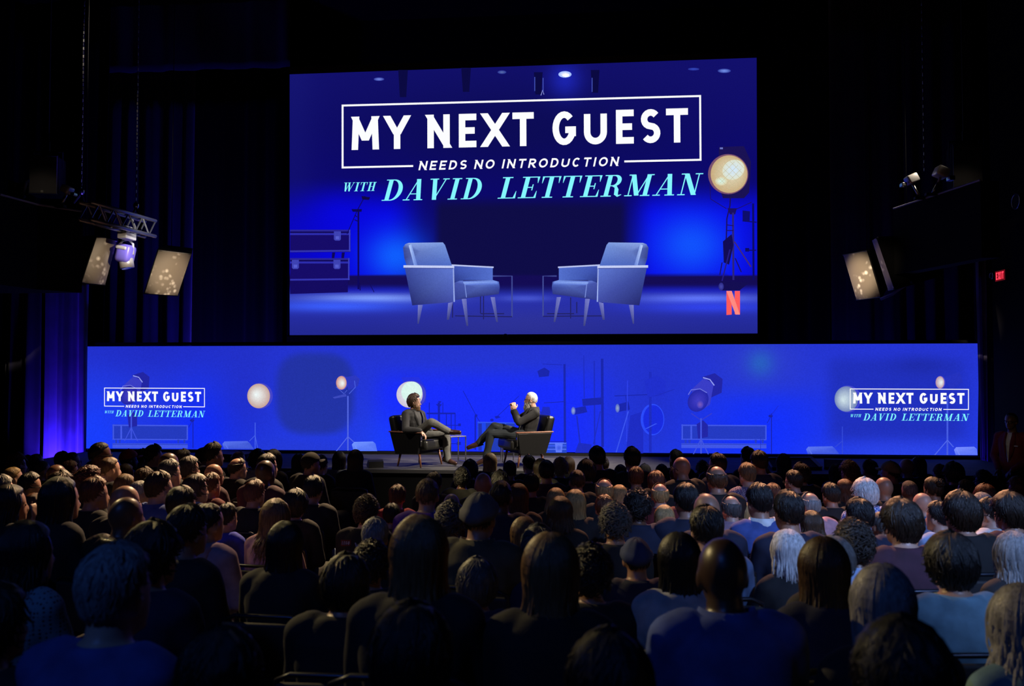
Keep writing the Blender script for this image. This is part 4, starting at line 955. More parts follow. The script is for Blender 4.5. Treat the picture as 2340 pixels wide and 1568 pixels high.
# exit sign and round fittings on the right wall
ex = on_x(2285, 630, XP - 0.06); r = empty('exit_sign', ex, R(-90)); tag(r, 'red lit exit sign on the right wall', 'exit sign')
MB().rbox((0, 0.03, 0), (0.34, 0.05, 0.19), 0.008).build('case', BLACK, r)
MB().box((0, 0.002, 0), (0.32, 0.006, 0.172)).build('panel', emat('exit_panel', (0.12, 0.004, 0.008), 1), r)
sw = MB()
for pl in sans_word('EXIT', -0.13, 0.13, -0.062, 0.062, 0.026, sp=0.35):
    q = [Vector((a, -0.003, -b)) for a, b in pl]
    ar = sum(q[i].x * q[(i + 1) % 4].z - q[(i + 1) % 4].x * q[i].z for i in range(4))
    if ar < 0: q.reverse()
    sw.add(q, [(0, 1, 2, 3)])
sw.build('lettering', emat('exit_red', (1.0, 0.03, 0.06), 2.2), r)
for px, py, s, lb in ((2326, 460, 0.13, 'round steel wall fitting at the right edge above the exit sign'), (2270, 630, 0.06, 'small round fitting beside the exit sign')):
    q = on_x(px, py, XP - 0.03); r = empty('round_fitting', q, R(-90)); tag(r, lb, 'fitting')
    MB().tube([(0, 0.03, 0), (0, -0.03, 0)], s, 20).build('body', BLACK, r); rg = MB()
    rg.tube([(s * 0.95 * math.cos(a * math.pi / 12), -0.032, s * 0.95 * math.sin(a * math.pi / 12)) for a in range(25)], 0.012, 6, False); rg.build('ring', CHROME, r, True)

# ------------------------------------------------------------------ people
HEAD_C = Vector((0, -0.005, 0.02)); HR = (0.079, 0.098, 0.104)
def head_parts(mb, M):
    """skull, jaw, nose, brow, ears and lips about the head centre; M places it (4x4)"""
    rot = M.to_3x3(); T = lambda p: M @ Vector(p)
    mb.ell(T(HEAD_C), HR, rot, 20, 14)
    mb.ell(T((0, 0.030, -0.045)), (0.058, 0.068, 0.075), rot, 16, 10)
    mb.ell(T((0, 0.078, -0.092)), (0.026, 0.022, 0.022), rot)
    mb.ell(T((0, 0.026, -0.012)), (0.067, 0.068, 0.088), rot, 18, 12)
    mb.rc(T((0, 0.086, 0.012)), T((0, 0.110, -0.034)), 0.0085, 0.0105, 10)
    for s in (-1, 1): mb.ell(T((s * 0.010, 0.100, -0.038)), (0.008, 0.011, 0.007), rot)
    mb.ell(T((0, 0.074, 0.020)), (0.050, 0.020, 0.011), rot)
    for s in (-1, 1):
        mb.ell(T((s * 0.080, -0.004, -0.014)), (0.008, 0.020, 0.031), rot @ Matrix.Rotation(R(-22 * s), 3, 'Z'))
    mb.ell(T((0, 0.093, -0.060)), (0.024, 0.010, 0.008), rot)
    mb.ell(T((0, 0.090, -0.070)), (0.021, 0.010, 0.008), rot)
def hand_parts(mb, wr, dr, nrm, curl=0.5, s=1.0, side=1, spread=1.0):
    """wr wrist, dr pointing direction, nrm back-of-hand normal; five fingers bent by curl"""
    dr = Vector(dr).normalized(); nrm = Vector(nrm); nrm = (nrm - dr * nrm.dot(dr)).normalized(); lat = dr.cross(nrm) * side
    B = Matrix((lat, dr, nrm)).transposed()
    c = Vector(wr) + dr * 0.05 * s
    mb.ell(c, (0.042 * s, 0.052 * s, 0.017 * s), B)
    for i, (off, L) in enumerate(((-0.030, 0.070), (-0.010, 0.080), (0.011, 0.075), (0.030, 0.058))):
        p = c + lat * off * s + dr * 0.040 * s; d_ = dr + lat * off * 2.0 * spread; n_ = nrm
        for k, seg in enumerate((0.45, 0.32, 0.25)):
            a = curl * (0.5, 0.9, 0.7)[k]
            d_ = (d_.normalized() * math.cos(a) - n_ * math.sin(a)).normalized(); n_ = (n_ - d_ * n_.dot(d_)).normalized()
            q = p + d_ * L * seg * s; mb.rc(p, q, (0.0095 - 0.001 * k) * s, (0.0088 - 0.001 * k) * s, 8); p = q
    p = c - lat * 0.030 * s - dr * 0.015 * s; q = p - lat * 0.026 * s + dr * 0.028 * s - nrm * 0.008 * s; mb.rc(p, q, 0.013 * s, 0.011 * s, 8); mb.rc(q, q + (dr * 0.9 - lat * 0.1 - nrm * curl * 0.5).normalized() * 0.030 * s, 0.0105 * s, 0.009 * s, 8)
def torso_secs(J, g=0.0):
    pel, ch, nb = Vector(J['pelvis']), Vector(J['chest']), Vector(J['neck']); b = J.get('build', 1.0)
    mid = pel.lerp(ch, 0.5); up = (nb - ch)
    ax = (ch - pel).normalized()
    return [(pel - ax * 0.09, 0.13 * b + g, 0.10 * b + g), (pel, 0.165 * b + g, 0.122 * b + g), (mid, 0.152 * b + g, 0.118 * b + g), (ch, 0.172 * b + g, 0.122 * b + g), (ch + up * 0.45, 0.178 * b + g, 0.108 * b + g), (ch + up * 0.74, 0.150 * b + g, 0.086 + g), (ch + up * 0.88, 0.112 * b + g, 0.074 + g), (nb, 0.070 + g, 0.064 + g)]
def figure(J, vox, head_M, name, legs=True, hands=None, cloth_vox=None, wr=0.006, seed=0):
    """J: joints.  Returns body, top and trousers meshes in the same space."""
    lat = (Vector(J['shR']) - Vector(J['shL'])).normalized(); b = J.get('build', 1.0)
    body = MB(); body.loft(torso_secs(J), lat); hc = head_M.translation
    nb = Vector(J['neck']); body.rc(nb - Vector((0, 0, 0.03)), hc + (nb - hc) * 0.35, 0.063, 0.057)
    head_parts(body, head_M)
    top = MB(); top.loft(torso_secs(J, 0.020), lat)
    for s in 'LR':
        sh, el, wt = Vector(J['sh' + s]), Vector(J['el' + s]), Vector(J['wr' + s])
        body.rc(sh, el, 0.050, 0.040); body.rc(el, wt, 0.040, 0.027)
        top.rc(sh.lerp(nb, 0.25), sh, 0.072 * b, 0.074 * b); top.rc(sh, el, 0.073 * b, 0.058); top.rc(el, el.lerp(wt, 0.93), 0.058, 0.041)
        hp = (hands or {}).get(s)
        if hp: hand_parts(body, wt, *hp)
        else:
            d_ = (wt - el).normalized(); hand_parts(body, wt, d_ + Vector((0, 0, -0.3)), Vector((0, 0, 1)), 0.6, 1.0, 1 if s == 'L' else -1)
    tr = None
    if legs:
        tr = MB(); tr.loft([(c, w_, d_) for c, w_, d_ in torso_secs(J, 0.014)[:3]], lat)
        for s in 'LR':
            hp, kn, an, to = (Vector(J[k + s]) for k in ('hip', 'kn', 'an', 'toe'))
            body.rc(hp, kn, 0.078, 0.052); body.rc(kn, an, 0.052, 0.038); body.rc(an, to, 0.038, 0.030)
            tr.rc(hp, kn, 0.095 * b, 0.070); tr.rc(kn, kn.lerp(an, 0.5), 0.068, 0.064); tr.rc(kn.lerp(an, 0.5), kn.lerp(an, 0.97), 0.064, 0.056)
    cv = cloth_vox or vox * 1.3
    return remesh(body, vox, 1), remesh(top, cv, 2, wr, 9.0, seed), (remesh(tr, cv, 2, wr, 10.0, seed + 1) if tr else None)

# ---- hair ------------------------------------------------------------------
def skp(a, th, t):
    return Vector((HEAD_C.x + (HR[0] + t) * math.sin(th) * math.sin(a), HEAD_C.y - (HR[1] + t) * math.sin(th) * math.cos(a), HEAD_C.z + (HR[2] + t) * math.cos(th)))
def hairline(a, drop=0.0):
    return R(float(np.interp(abs(math.degrees(a)), [0, 55, 80, 95, 120, 150, 180], [124 + drop, 116 + drop, 100 + drop * .6, 84, 62, 52, 48])))
def wig(kind, seed=0):
    rnd = random.Random(seed * 7 + 3); mb = MB()
    def shell(t, amp, fr, th0=0.0, drop=0.0, na=44, nt=20, top=0.0, side=0.0, fade=0.0):
        vs = []; fs = []
        for i in range(nt + 1):
            for k in range(na):
                a = -math.pi + 2 * math.pi * k / na; hl = hairline(a, drop) + 0.10; th = th0 + (hl - th0) * i / nt
                e = min(1.0, (1 - i / nt) * 4.5); e0 = 1.0 if th0 == 0 else min(1.0, i / nt * 6)
                fd = 1 - fade * min(1, max(0, (math.degrees(th) - 55) / 45)) * (1 if abs(a) < 2.1 else 0)
                tt = (t + top * max(0, math.cos(th)) ** 2 + side * math.sin(th) ** 2) * min(e, e0) * fd - 0.006 * (1 - min(e, e0))
                p = skp(a, th, tt); nn = noise.noise(p * fr + Vector((seed * 5.1, 0, 0))) + 0.5 * noise.noise(p * fr * 2.3)
                vs.append(p + (p - HEAD_C).normalized() * nn * amp * min(e, e0))
        for i in range(nt):
            for k in range(na): fs.append((i * na + k, (i + 1) * na + k, (i + 1) * na + (k + 1) % na, i * na + (k + 1) % na))
        mb.add(vs, fs)
    def strip(pts, nrm, w0):
        n = len(pts); vs = []; fs = []
        for i, p in enumerate(pts):
            t = (pts[min(i + 1, n - 1)] - pts[max(i - 1, 0)]).normalized(); s = t.cross(nrm[i]).normalized(); q = w0 * (1 - (i / (n - 1)) ** 1.5 * 0.9)
            vs += [p - s * q - nrm[i] * q * 0.6, p + nrm[i] * q * 0.35, p + s * q - nrm[i] * q * 0.6]
        for i in range(n - 1):
            for k in (0, 1): fs.append((i * 3 + k, i * 3 + k + 1, (i + 1) * 3 + k + 1, (i + 1) * 3 + k))
        mb.add(vs, fs)
    def locks(n, t, L, lift, w0, th0=4, drop=0.0, swirl=0.3, top=0.0, fade=0.0):
        for _ in range(n):
            a = rnd.uniform(-math.pi, math.pi); hl = hairline(a, drop); th = R(th0) + (hl * 0.97 - R(th0)) * rnd.random() ** 0.75
            da = rnd.gauss(0, swirl); pts = []; nr = []
            for k in range(5):
                q = k / 4; back = abs(a) > 1.95; th_ = max(0.03, th - L * 1.15 * q / 0.1) if back else min(th + L * q / 0.1, hl + (0.03 if fade else 0.10)); a_ = a + da * q * (0.25 + 0.2 / max(0.3, math.sin(th)))
                tt = t + top * max(0, math.cos(th_)) ** 2
                fd = 1 - fade * min(1, max(0, (math.degrees(th_) - 55) / 45)) * (0 if back else 1)
                p = skp(a_, th_, (tt + lift * (0.2 + q) * rnd.uniform(0.6, 1.2)) * fd); pts.append(p); nr.append((p - HEAD_C).normalized())
            strip(pts, nr, w0 * rnd.uniform(0.6, 1.3))
    def blobs(n, t, rad, th0=0, drop=0.0, top=0.0, side=0.0):
        for _ in range(n):
            a = rnd.uniform(-math.pi, math.pi); hl = hairline(a, drop); th = R(th0) + (hl - R(th0)) * rnd.random() ** 0.7; r_ = rad * rnd.uniform(0.6, 1.3)
            tt = (t + top * max(0, math.cos(th)) ** 2 + side * math.sin(th) ** 2) * min(1, (hl - th) * 4 + 0.25)
            rot = Matrix.Rotation(rnd.uniform(0, 6.28), 3, Vector((rnd.gauss(0, 1), rnd.gauss(0, 1), rnd.gauss(0, 1))).normalized())
            mb.ell(skp(a, th, tt), (r_, r_ * 0.62, r_ * 0.8), rot, 6, 4)
    def fall(n, length, t, w0, amax, flare, wave, nape=0.0, hull=True):
        """long hair: over the scalp to its widest, then straight down"""
        def path(a, L, jit, ph, tt):
            pts = []; the = R(88) if abs(a) > R(75) else R(92)
            for k in range(7):
                th = R(6) + (the - R(6)) * k / 6; pts.append(skp(a, th, tt))
            p0 = pts[-1].copy(); rad = Vector((p0.x - HEAD_C.x, p0.y - HEAD_C.y, 0))
            for k in range(1, 9):
                q = k / 8; z = -L * q; f = 1 + flare * q * q - 0.16 * math.sin(math.pi * min(1, q * 1.4)) * (0.8 if L > 0.2 else 0.3)
                p = Vector((HEAD_C.x + rad.x * f, HEAD_C.y + rad.y * f - 0.03 * q, p0.z + z))
                p += rad.normalized() * (wave * math.sin(ph + q * 9)) + Vector((jit * q, 0, 0)); pts.append(p)
            return pts
        if hull:
            na = 30; rows = [path(-amax + 2 * amax * i / na, length * (0.93 + 0.05 * math.sin(i * 1.7)), 0, 0, t * 0.6) for i in range(na + 1)]; m = len(rows[0])
            vs = [p for r_ in rows for p in r_] + [HEAD_C + (p - HEAD_C) * 0.93 + Vector((0, 0.012, 0)) for r_ in rows for p in r_]; nv = (na + 1) * m; fs = []
            for i in range(na):
                for k in range(m - 1):
                    q = (i * m + k, i * m + k + 1, (i + 1) * m + k + 1, (i + 1) * m + k); fs.append(q); fs.append(tuple(x + nv for x in reversed(q)))
                fs.append((i * m + m - 1, i * m + m - 1 + nv, (i + 1) * m + m - 1 + nv, (i + 1) * m + m - 1))
            for i in (0, na):
                for k in range(m - 1):
                    q = (i * m + k, i * m + k + nv, i * m + k + 1 + nv, i * m + k + 1); fs.append(q if i else tuple(reversed(q)))
            mb.add(vs, fs)
        for _ in range(n):
            a = rnd.uniform(-amax, amax) * rnd.uniform(0.6, 1); L = length * rnd.uniform(0.75, 1.06); pts = path(a, L, rnd.gauss(0, 0.012), rnd.uniform(0, 6), t * rnd.uniform(0.8, 1.25))
            nr = [Vector((p.x - HEAD_C.x, p.y - HEAD_C.y, max(0, p.z - HEAD_C.z) * 1.0)).normalized() for p in pts]
            strip(pts, nr, w0 * rnd.uniform(0.6, 1.4))
    if kind == 'crew': shell(0.007, 0.002, 60); locks(260, 0.006, 0.035, 0.003, 0.005)
    elif kind == 'short': shell(0.013, 0.004, 30, top=0.010, fade=0.62); locks(460, 0.012, 0.06, 0.009, 0.0062, top=0.010, fade=0.62, swirl=0.5)
    elif kind == 'quiff': shell(0.012, 0.004, 30, top=0.022, fade=0.7); locks(440, 0.012, 0.07, 0.014, 0.0062, top=0.024, fade=0.7, swirl=0.5)
    elif kind == 'ring': shell(0.009, 0.003, 40, th0=R(60)); locks(240, 0.008, 0.05, 0.005, 0.006, th0=62)
    elif kind == 'messy': shell(0.018, 0.008, 24, top=0.012, fade=0.35); locks(460, 0.016, 0.07, 0.020, 0.0075, swirl=1.0, top=0.010)
    elif kind == 'wavy': shell(0.020, 0.009, 22, drop=10, top=0.008, side=0.006); locks(460, 0.020, 0.11, 0.012, 0.009, drop=12, swirl=0.7, top=0.006)
    elif kind == 'curly': shell(0.018, 0.008, 34, drop=4, top=0.010); locks(300, 0.020, 0.04, 0.018, 0.007, drop=4, swirl=1.6, top=0.010); blobs(620, 0.023, 0.0095, drop=4, top=0.012)
    elif kind == 'afro': shell(0.046, 0.012, 24, drop=14, top=0.012); blobs(900, 0.056, 0.012, drop=14, top=0.014)
    elif kind == 'bob': shell(0.016, 0.004, 20, top=0.006); fall(300, 0.15, 0.020, 0.009, R(118), 0.06, 0.003)
    elif kind == 'long': shell(0.012, 0.003, 20, top=0.004); fall(340, 0.36, 0.016, 0.009, R(112), 0.30, 0.004)
    elif kind == 'longcurl': shell(0.020, 0.006, 20, top=0.008); fall(380, 0.30, 0.030, 0.011, R(118), 0.30, 0.013); pass
    elif kind == 'bun':
        shell(0.009, 0.003, 30); locks(300, 0.009, 0.08, 0.003, 0.006); mb.ell((0, -0.105, 0.085), (0.042, 0.036, 0.038)); 
        for _ in range(60):
            q = Vector((rnd.gauss(0, 1), rnd.gauss(0, 1), rnd.gauss(0, 1))).normalized(); mb.ell(Vector((0, -0.105, 0.085)) + Vector((q.x * 0.04, q.y * 0.034, q.z * 0.036)), (0.012, 0.008, 0.01), None, 6, 4)
    elif kind == 'beard': pass
    return mb.mesh('hair_' + kind, True)
WIGS = {}
def get_wig(kind, seed):
    if (kind, seed) not in WIGS: WIGS[(kind, seed)] = wig(kind, seed)
    return WIGS[(kind, seed)]
STYLE = {'bald': (0.160, 0.126), 'crew': (0.172, 0.134), 'short': (0.188, 0.150), 'quiff': (0.186, 0.162), 'ring': (0.176, 0.127), 'messy': (0.205, 0.168), 'wavy': (0.215, 0.158), 'curly': (0.215, 0.172), 'afro': (0.28, 0.205), 'bob': (0.215, 0.150), 'long': (0.225, 0.144), 'longcurl': (0.25, 0.162), 'bun': (0.182, 0.140), 'cap': (0.185, 0.150), 'beanie': (0.190, 0.156), 'flatcap': (0.195, 0.152)}
def hmat(name, col, hl=0.25, rough=0.36):
    m = mat('hair_' + name, col, rough, var=0.45, vscale=14, bump=0.5, bscale=60, stretch=(6, 6, 0.8), spec=0.5); return m
HAIRC = {'k': hmat('black', (0.008, 0.007, 0.007)), 'd': hmat('dark_brown', (0.018, 0.011, 0.007)), 'b': hmat('brown', (0.055, 0.028, 0.013)), 'a': hmat('auburn', (0.13, 0.040, 0.016)), 'l': hmat('light_brown', (0.16, 0.09, 0.04)), 'y': hmat('blond', (0.42, 0.27, 0.10)), 'g': hmat('grey', (0.26, 0.25, 0.24)), 's': hmat('salt_pepper', (0.075, 0.072, 0.07)), 'w': hmat('white', (0.62, 0.61, 0.60))}
HNAME = {'k': 'black', 'd': 'dark brown', 'b': 'brown', 'a': 'auburn', 'l': 'light brown', 'y': 'blond', 'g': 'grey', 's': 'dark grey', 'w': 'white'}
SNAME = {'crew': 'cropped hair', 'short': 'short hair', 'quiff': 'short brushed-up hair', 'ring': 'hair around a bald crown', 'messy': 'tousled hair', 'wavy': 'wavy hair', 'curly': 'curly hair', 'afro': 'round curly hair', 'bob': 'chin-length hair', 'long': 'long straight hair', 'longcurl': 'long wavy hair', 'bun': 'hair tied in a bun'}
SKIN = {'1': mat('skin_fair', (0.52, 0.31, 0.22), 0.45, var=0.08, vscale=20), '2': mat('skin_tan', (0.36, 0.19, 0.12), 0.45, var=0.08, vscale=20), '3': mat('skin_brown', (0.15, 0.07, 0.04), 0.4, var=0.08, vscale=20), '4': mat('skin_dark', (0.055, 0.028, 0.018), 0.38, var=0.08, vscale=20)}
def fab(name, col, rough=0.85): return mat('cloth_' + name, col, rough, var=0.25, vscale=12, bump=0.12, bscale=200)
CLOTH = {'black': fab('black', (0.008, 0.008, 0.009)), 'charcoal': fab('charcoal', (0.012, 0.012, 0.014)), 'navy': fab('navy', (0.010, 0.014, 0.040)), 'blue': fab('blue', (0.05, 0.09, 0.30)), 'royal blue': fab('royal_blue', (0.03, 0.05, 0.55)), 'light blue': fab('light_blue', (0.35, 0.48, 0.72)), 'denim': fab('denim', (0.10, 0.16, 0.30)), 'grey': fab('grey', (0.18, 0.18, 0.19)), 'pale grey': fab('pale_grey', (0.42, 0.44, 0.46)), 'white': fab('white', (0.68, 0.68, 0.66)), 'dark red': fab('dark_red', (0.12, 0.012, 0.015)), 'red': fab('red', (0.35, 0.02, 0.03)), 'purple': fab('purple', (0.10, 0.03, 0.30)), 'olive': fab('olive', (0.07, 0.065, 0.04)), 'brown': fab('brown', (0.07, 0.04, 0.025)), 'mauve': fab('mauve', (0.34, 0.22, 0.28)), 'pink': fab('pink', (0.5, 0.28, 0.32)), 'plum': fab('plum', (0.05, 0.015, 0.03)), 'teal grey': fab('teal_grey', (0.13, 0.24, 0.30)), 'cream': fab('cream', (0.55, 0.50, 0.40))}
def check_mat(name, c1, c2, sc):
    m = bpy.data.materials.new(name); m.use_nodes = True; nt = m.node_tree; b = nt.nodes['Principled BSDF']; tc = nt.nodes.new('ShaderNodeTexCoord'); w1 = nt.nodes.new('ShaderNodeTexChecker'); w1.inputs['Scale'].default_value = sc
    w1.inputs[1].default_value = (*c1, 1); w1.inputs[2].default_value = (*c2, 1); nt.links.new(tc.outputs['Object'], w1.inputs[0]); nt.links.new(w1.outputs[0], b.inputs['Base Color']); b.inputs['Roughness'].default_value = 0.85
    return m
CLOTH['blue checked'] = check_mat('blue_check', (0.6, 0.65, 0.8), (0.06, 0.10, 0.5), 55)
CLOTH['purple checked'] = check_mat('purple_check', (0.30, 0.26, 0.34), (0.08, 0.05, 0.16), 60)
def knit_mat():
    m = bpy.data.materials.new('open_knit'); m.use_nodes = True; nt = m.node_tree; b = nt.nodes['Principled BSDF']; tc = nt.nodes.new('ShaderNodeTexCoord'); v = nt.nodes.new('ShaderNodeTexVoronoi'); v.inputs['Scale'].default_value = 62
    v.inputs['Randomness'].default_value = 0.25
    nt.links.new(tc.outputs['Object'], v.inputs['Vector']); r = nt.nodes.new('ShaderNodeValToRGB'); r.color_ramp.elements[0].position = 0.18; r.color_ramp.elements[1].position = 0.42; r.color_ramp.elements[0].color = (0.01, 0.015, 0.02, 1); r.color_ramp.elements[1].color = (0.20, 0.30, 0.33, 1)
    nt.links.new(v.outputs['Distance'], r.inputs[0]); nt.links.new(r.outputs[0], b.inputs['Base Color']); b.inputs['Roughness'].default_value = 0.9
    return m
CLOTH['open knit'] = knit_mat()
# ---- seated audience templates
HC0 = Vector((0, 0.015, 1.164))
def seat_joints(build=1.0, pose='lap'):
    J = dict(pelvis=(0, -0.02, 0.56), chest=(0, -0.05, 0.86), neck=(0, -0.030, 1.055), shL=(-0.168 * build, -0.045, 0.980), shR=(0.168 * build, -0.045, 0.980), elL=(-0.215 * build, 0.02, 0.71), elR=(0.215 * build, 0.02, 0.71), wrL=(-0.10, 0.20, 0.665), wrR=(0.10, 0.20, 0.665),
             hipL=(-0.09, 0.0, 0.55), hipR=(0.09, 0.0, 0.55), knL=(-0.12, 0.43, 0.54), knR=(0.12, 0.43, 0.54), anL=(-0.12, 0.42, 0.09), anR=(0.12, 0.42, 0.09), toeL=(-0.13, 0.56, 0.045), toeR=(0.13, 0.56, 0.045), build=build)
    if pose == 'chin': J['elR'] = (0.22, 0.20, 0.78); J['wrR'] = (0.125, 0.11, 1.02)
    return J
BODY = {}
def seat_mesh(build, rel, pose):
    k = (build, rel, pose)
    if k not in BODY:
        J = seat_joints(build, pose); M = Matrix.Translation(HC0) @ Matrix.Rotation(R(-rel), 4, 'Z')
        hd = {'R': ((0.15, -0.1, 1.0), (0.9, 0.3, 0.1), 0.35, 1.0, -1)} if pose == 'chin' else None
        b, t, tr = figure(J, 0.0115, M, 'p', True, hd, 0.0135, 0.0045, len(BODY))
        kt = (build, pose)
        if kt not in TOPS: TOPS[kt] = t
        if 'tr' not in TOPS: TOPS['tr'] = tr
        BODY[k] = b
    return BODY[k]
TOPS = {}
def collar_mesh():
    mb = MB(); n = 24; vs = []
    for j, (r_, z) in enumerate(((0.098, 1.005), (0.082, 1.075), (0.090, 1.078), (0.112, 1.00))):
        for i in range(n):
            a = 2 * math.pi * i / n; vs.append((r_ * math.sin(a), -0.034 + r_ * 0.92 * math.cos(a), z - 0.03 * max(0, math.cos(a))))
    fs = [(j * n + i, j * n + (i + 1) % n, (j + 1) * n + (i + 1) % n, (j + 1) * n + i) for j in range(3) for i in range(n)]
    return MB().add(vs, fs).mesh('collar', True)
def hood_mesh():
    mb = MB(); mb.ell((0, -0.13, 1.0), (0.13, 0.06, 0.055)); mb.ell((-0.085, -0.06, 1.04), (0.05, 0.09, 0.035)); mb.ell((0.085, -0.06, 1.04), (0.05, 0.09, 0.035)); mb.ell((0, -0.11, 0.93), (0.085, 0.05, 0.07))
    return remesh(mb, 0.012, 4, 0.006, 14)
def glasses_mesh():
    mb = MB()
    for s in (-1, 1):
        mb.tube([(s * 0.034 + 0.024 * math.cos(a * math.pi / 8), 0.104 - 0.10 * (0.034 + 0.0 * a) * 0.3, -0.002 + 0.019 * math.sin(a * math.pi / 8)) for a in range(17)], 0.0022, 6, False)
        mb.tube([(s * 0.058, 0.10, 0.004), (s * 0.082, 0.05, 0.006), (s * 0.086, -0.01, 0.004), (s * 0.085, -0.03, -0.012)], 0.003, 6)
    mb.tube([(-0.011, 0.104, 0.002), (0.011, 0.104, 0.002)], 0.003, 6)
    return mb.mesh('glasses', True)
def cap_meshes():
    mb = MB(); vs = []; fs = []; na = 30; nt = 9
    for i in range(nt + 1):
        for k in range(na):
            a = -math.pi + 2 * math.pi * k / na; lim = R(float(np.interp(abs(math.degrees(a)), [0, 90, 180], [96, 84, 68]))); p = skp(a, lim * i / nt, 0.022 if i < nt else 0.012); vs.append(p + Vector((0, 0, 0.004 * math.cos(lim * i / nt))))
    for i in range(nt):
        for k in range(na): fs.append((i * na + k, (i + 1) * na + k, (i + 1) * na + (k + 1) % na, i * na + (k + 1) % na))
    crown = MB().add(vs, fs); crown.ell((0, -0.005, 0.152), (0.008, 0.008, 0.005)); crown = crown.mesh('cap', True)
    vs = []; n = 16
    for z in (0.0, -0.006):
        for r_ in (0, 1):
            for i in range(n + 1):
                a = math.pi * i / n; x = 0.088 * math.cos(a); y = 0.072 + (0.095 if r_ else 0.010) * math.sin(a); vs.append((x, y, 0.052 + z + 0.018 * math.sin(a) * r_ * 0.4 - 0.9 * x * x * 2))
    m = n + 1; fs = []
    for i in range(n): fs += [(i, i + 1, m + i + 1, m + i), (2 * m + i, 3 * m + i, 3 * m + i + 1, 2 * m + i + 1), (m + i, m + i + 1, 3 * m + i + 1, 3 * m + i), (i, 2 * m + i, 2 * m + i + 1, i + 1)]
    return crown, MB().add(vs, fs).mesh('brim', True)
def beanie_mesh(flat=False):
    vs = []; fs = []; na = 32; nt = 12
    for i in range(nt + 1):
        for k in range(na):
            a = -math.pi + 2 * math.pi * k / na; lim = R(float(np.interp(abs(math.degrees(a)), [0, 90, 180], [112, 96, 66]))); th = lim * i / nt
            t = 0.014 + (0.008 if i >= nt - 3 else 0) - (0.014 if i == nt else 0); p = skp(a, th, t)
            if flat: p = Vector((p.x * 1.03, p.y, min(p.z, 0.148)))
            p += (p - HEAD_C).normalized() * 0.0025 * math.sin(a * 24) + Vector((0, 0, 0.004 * noise.noise(p * 20))); vs.append(p)
    for i in range(nt):
        for k in range(na): fs.append((i * na + k, (i + 1) * na + k, (i + 1) * na + (k + 1) % na, i * na + (k + 1) % na))
    return MB().add(vs, fs).mesh('beanie', True)
COLLAR, HOOD, GLASS = collar_mesh(), hood_mesh(), glasses_mesh(); CAPM, BRIMM = cap_meshes(); BEAN, FLATC = beanie_mesh(), beanie_mesh(True)
EYEM = MB().ell((0, 0, 0), (0.011, 0.006, 0.006), None, 8, 6).mesh('eye', True)
EYEMAT = mat('eye_dark', (0.02, 0.015, 0.012), 0.15)
TROUS = [CLOTH['black'], CLOTH['charcoal'], CLOTH['denim']]
# ---- chairs of the audience
PADM = mat('chair_pad', (0.012, 0.012, 0.014), 0.7); TUBEM = mat('chair_tube', (0.035, 0.04, 0.055), 0.35, 0.8)
def seat_parts():
    out = {}
    out['seat'] = (MB().rbox((0, 0.02, 0.425), (0.46, 0.44, 0.06), 0.02).mesh('seat', True), PADM)
    out['backrest'] = (MB().rbox((0, -0.245, 0.70), (0.44, 0.035, 0.28), 0.014, Matrix.Rotation(R(6), 3, 'X')).mesh('backrest', True), PADM)
    out['back_frame'] = (MB().tube([(-0.22, -0.20, 0.40), (-0.225, -0.245, 0.70), (-0.21, -0.262, 0.85), (-0.15, -0.266, 0.875), (0.15, -0.266, 0.875), (0.21, -0.262, 0.85), (0.225, -0.245, 0.70), (0.22, -0.20, 0.40)], 0.012, 8).mesh('back_frame', True), TUBEM)
    out['leg'] = (MB().tube([(0, 0, 0.40), (0, 0, 0.0)], 0.011, 8).mesh('leg', True), TUBEM)
    return out
SEATP = seat_parts()
def aud_chair(loc, rz, s, label, full):
    r = empty('audience_chair', loc, rz); r.scale = (s, s, s); tag(r, label, 'chair', 'audience chairs')
    for k in ('seat', 'backrest', 'back_frame'): link(k, *SEATP[k], r)
    if full:
        for x in (-0.21, 0.21):
            for y in (-0.19, 0.20): link('leg', *SEATP['leg'], r, (x, y, 0))
    return r

# ------------------------------------------------------------------ the two seated on stage, and the usher
def head_matrix(c, face, tilt=0.0, lean=0.0):
    f = Vector(face); f.z = 0; f.normalize(); rt = Vector((f.y, -f.x, 0)); M = Matrix((rt, f, Vector((0, 0, 1)))).transposed().to_4x4(); M.translation = Vector(c)
    return M @ Matrix.Rotation(R(tilt), 4, 'X') @ Matrix.Rotation(R(lean), 4, 'Y')
def shoe(name, an, toe, m, parent, sole):
    an, toe = Vector(an), Vector(toe); d_ = (toe - an); 
    mb = MB(); heel = an - d_.normalized() * 0.045
    up = Vector((0, 0, 1)); up = (up - d_ * up.dot(d_) / d_.length_squared).normalized(); lat = d_.normalized().cross(up)
    mb.rc(heel + up * 0.0, an.lerp(toe, 0.5) - up * 0.005, 0.045, 0.046); mb.rc(an.lerp(toe, 0.5) - up * 0.005, toe, 0.046, 0.033); mb.rc(an, an + up * 0.02, 0.044, 0.040); 
    o = link(name, remesh(mb, 0.007, 3), m, parent)
    s2 = MB(); q = [heel - up * 0.036 - d_.normalized() * 0.03, toe - up * 0.026 + d_.normalized() * 0.028]
    s2.hexa([q[0] - lat * 0.034 - up * 0.012, q[1] - lat * 0.03 - up * 0.012, q[1] + lat * 0.03 - up * 0.012, q[0] + lat * 0.034 - up * 0.012, q[0] - lat * 0.036, q[1] - lat * 0.03, q[1] + lat * 0.03, q[0] + lat * 0.036]); s2.build('sole', sole, o)
    return o
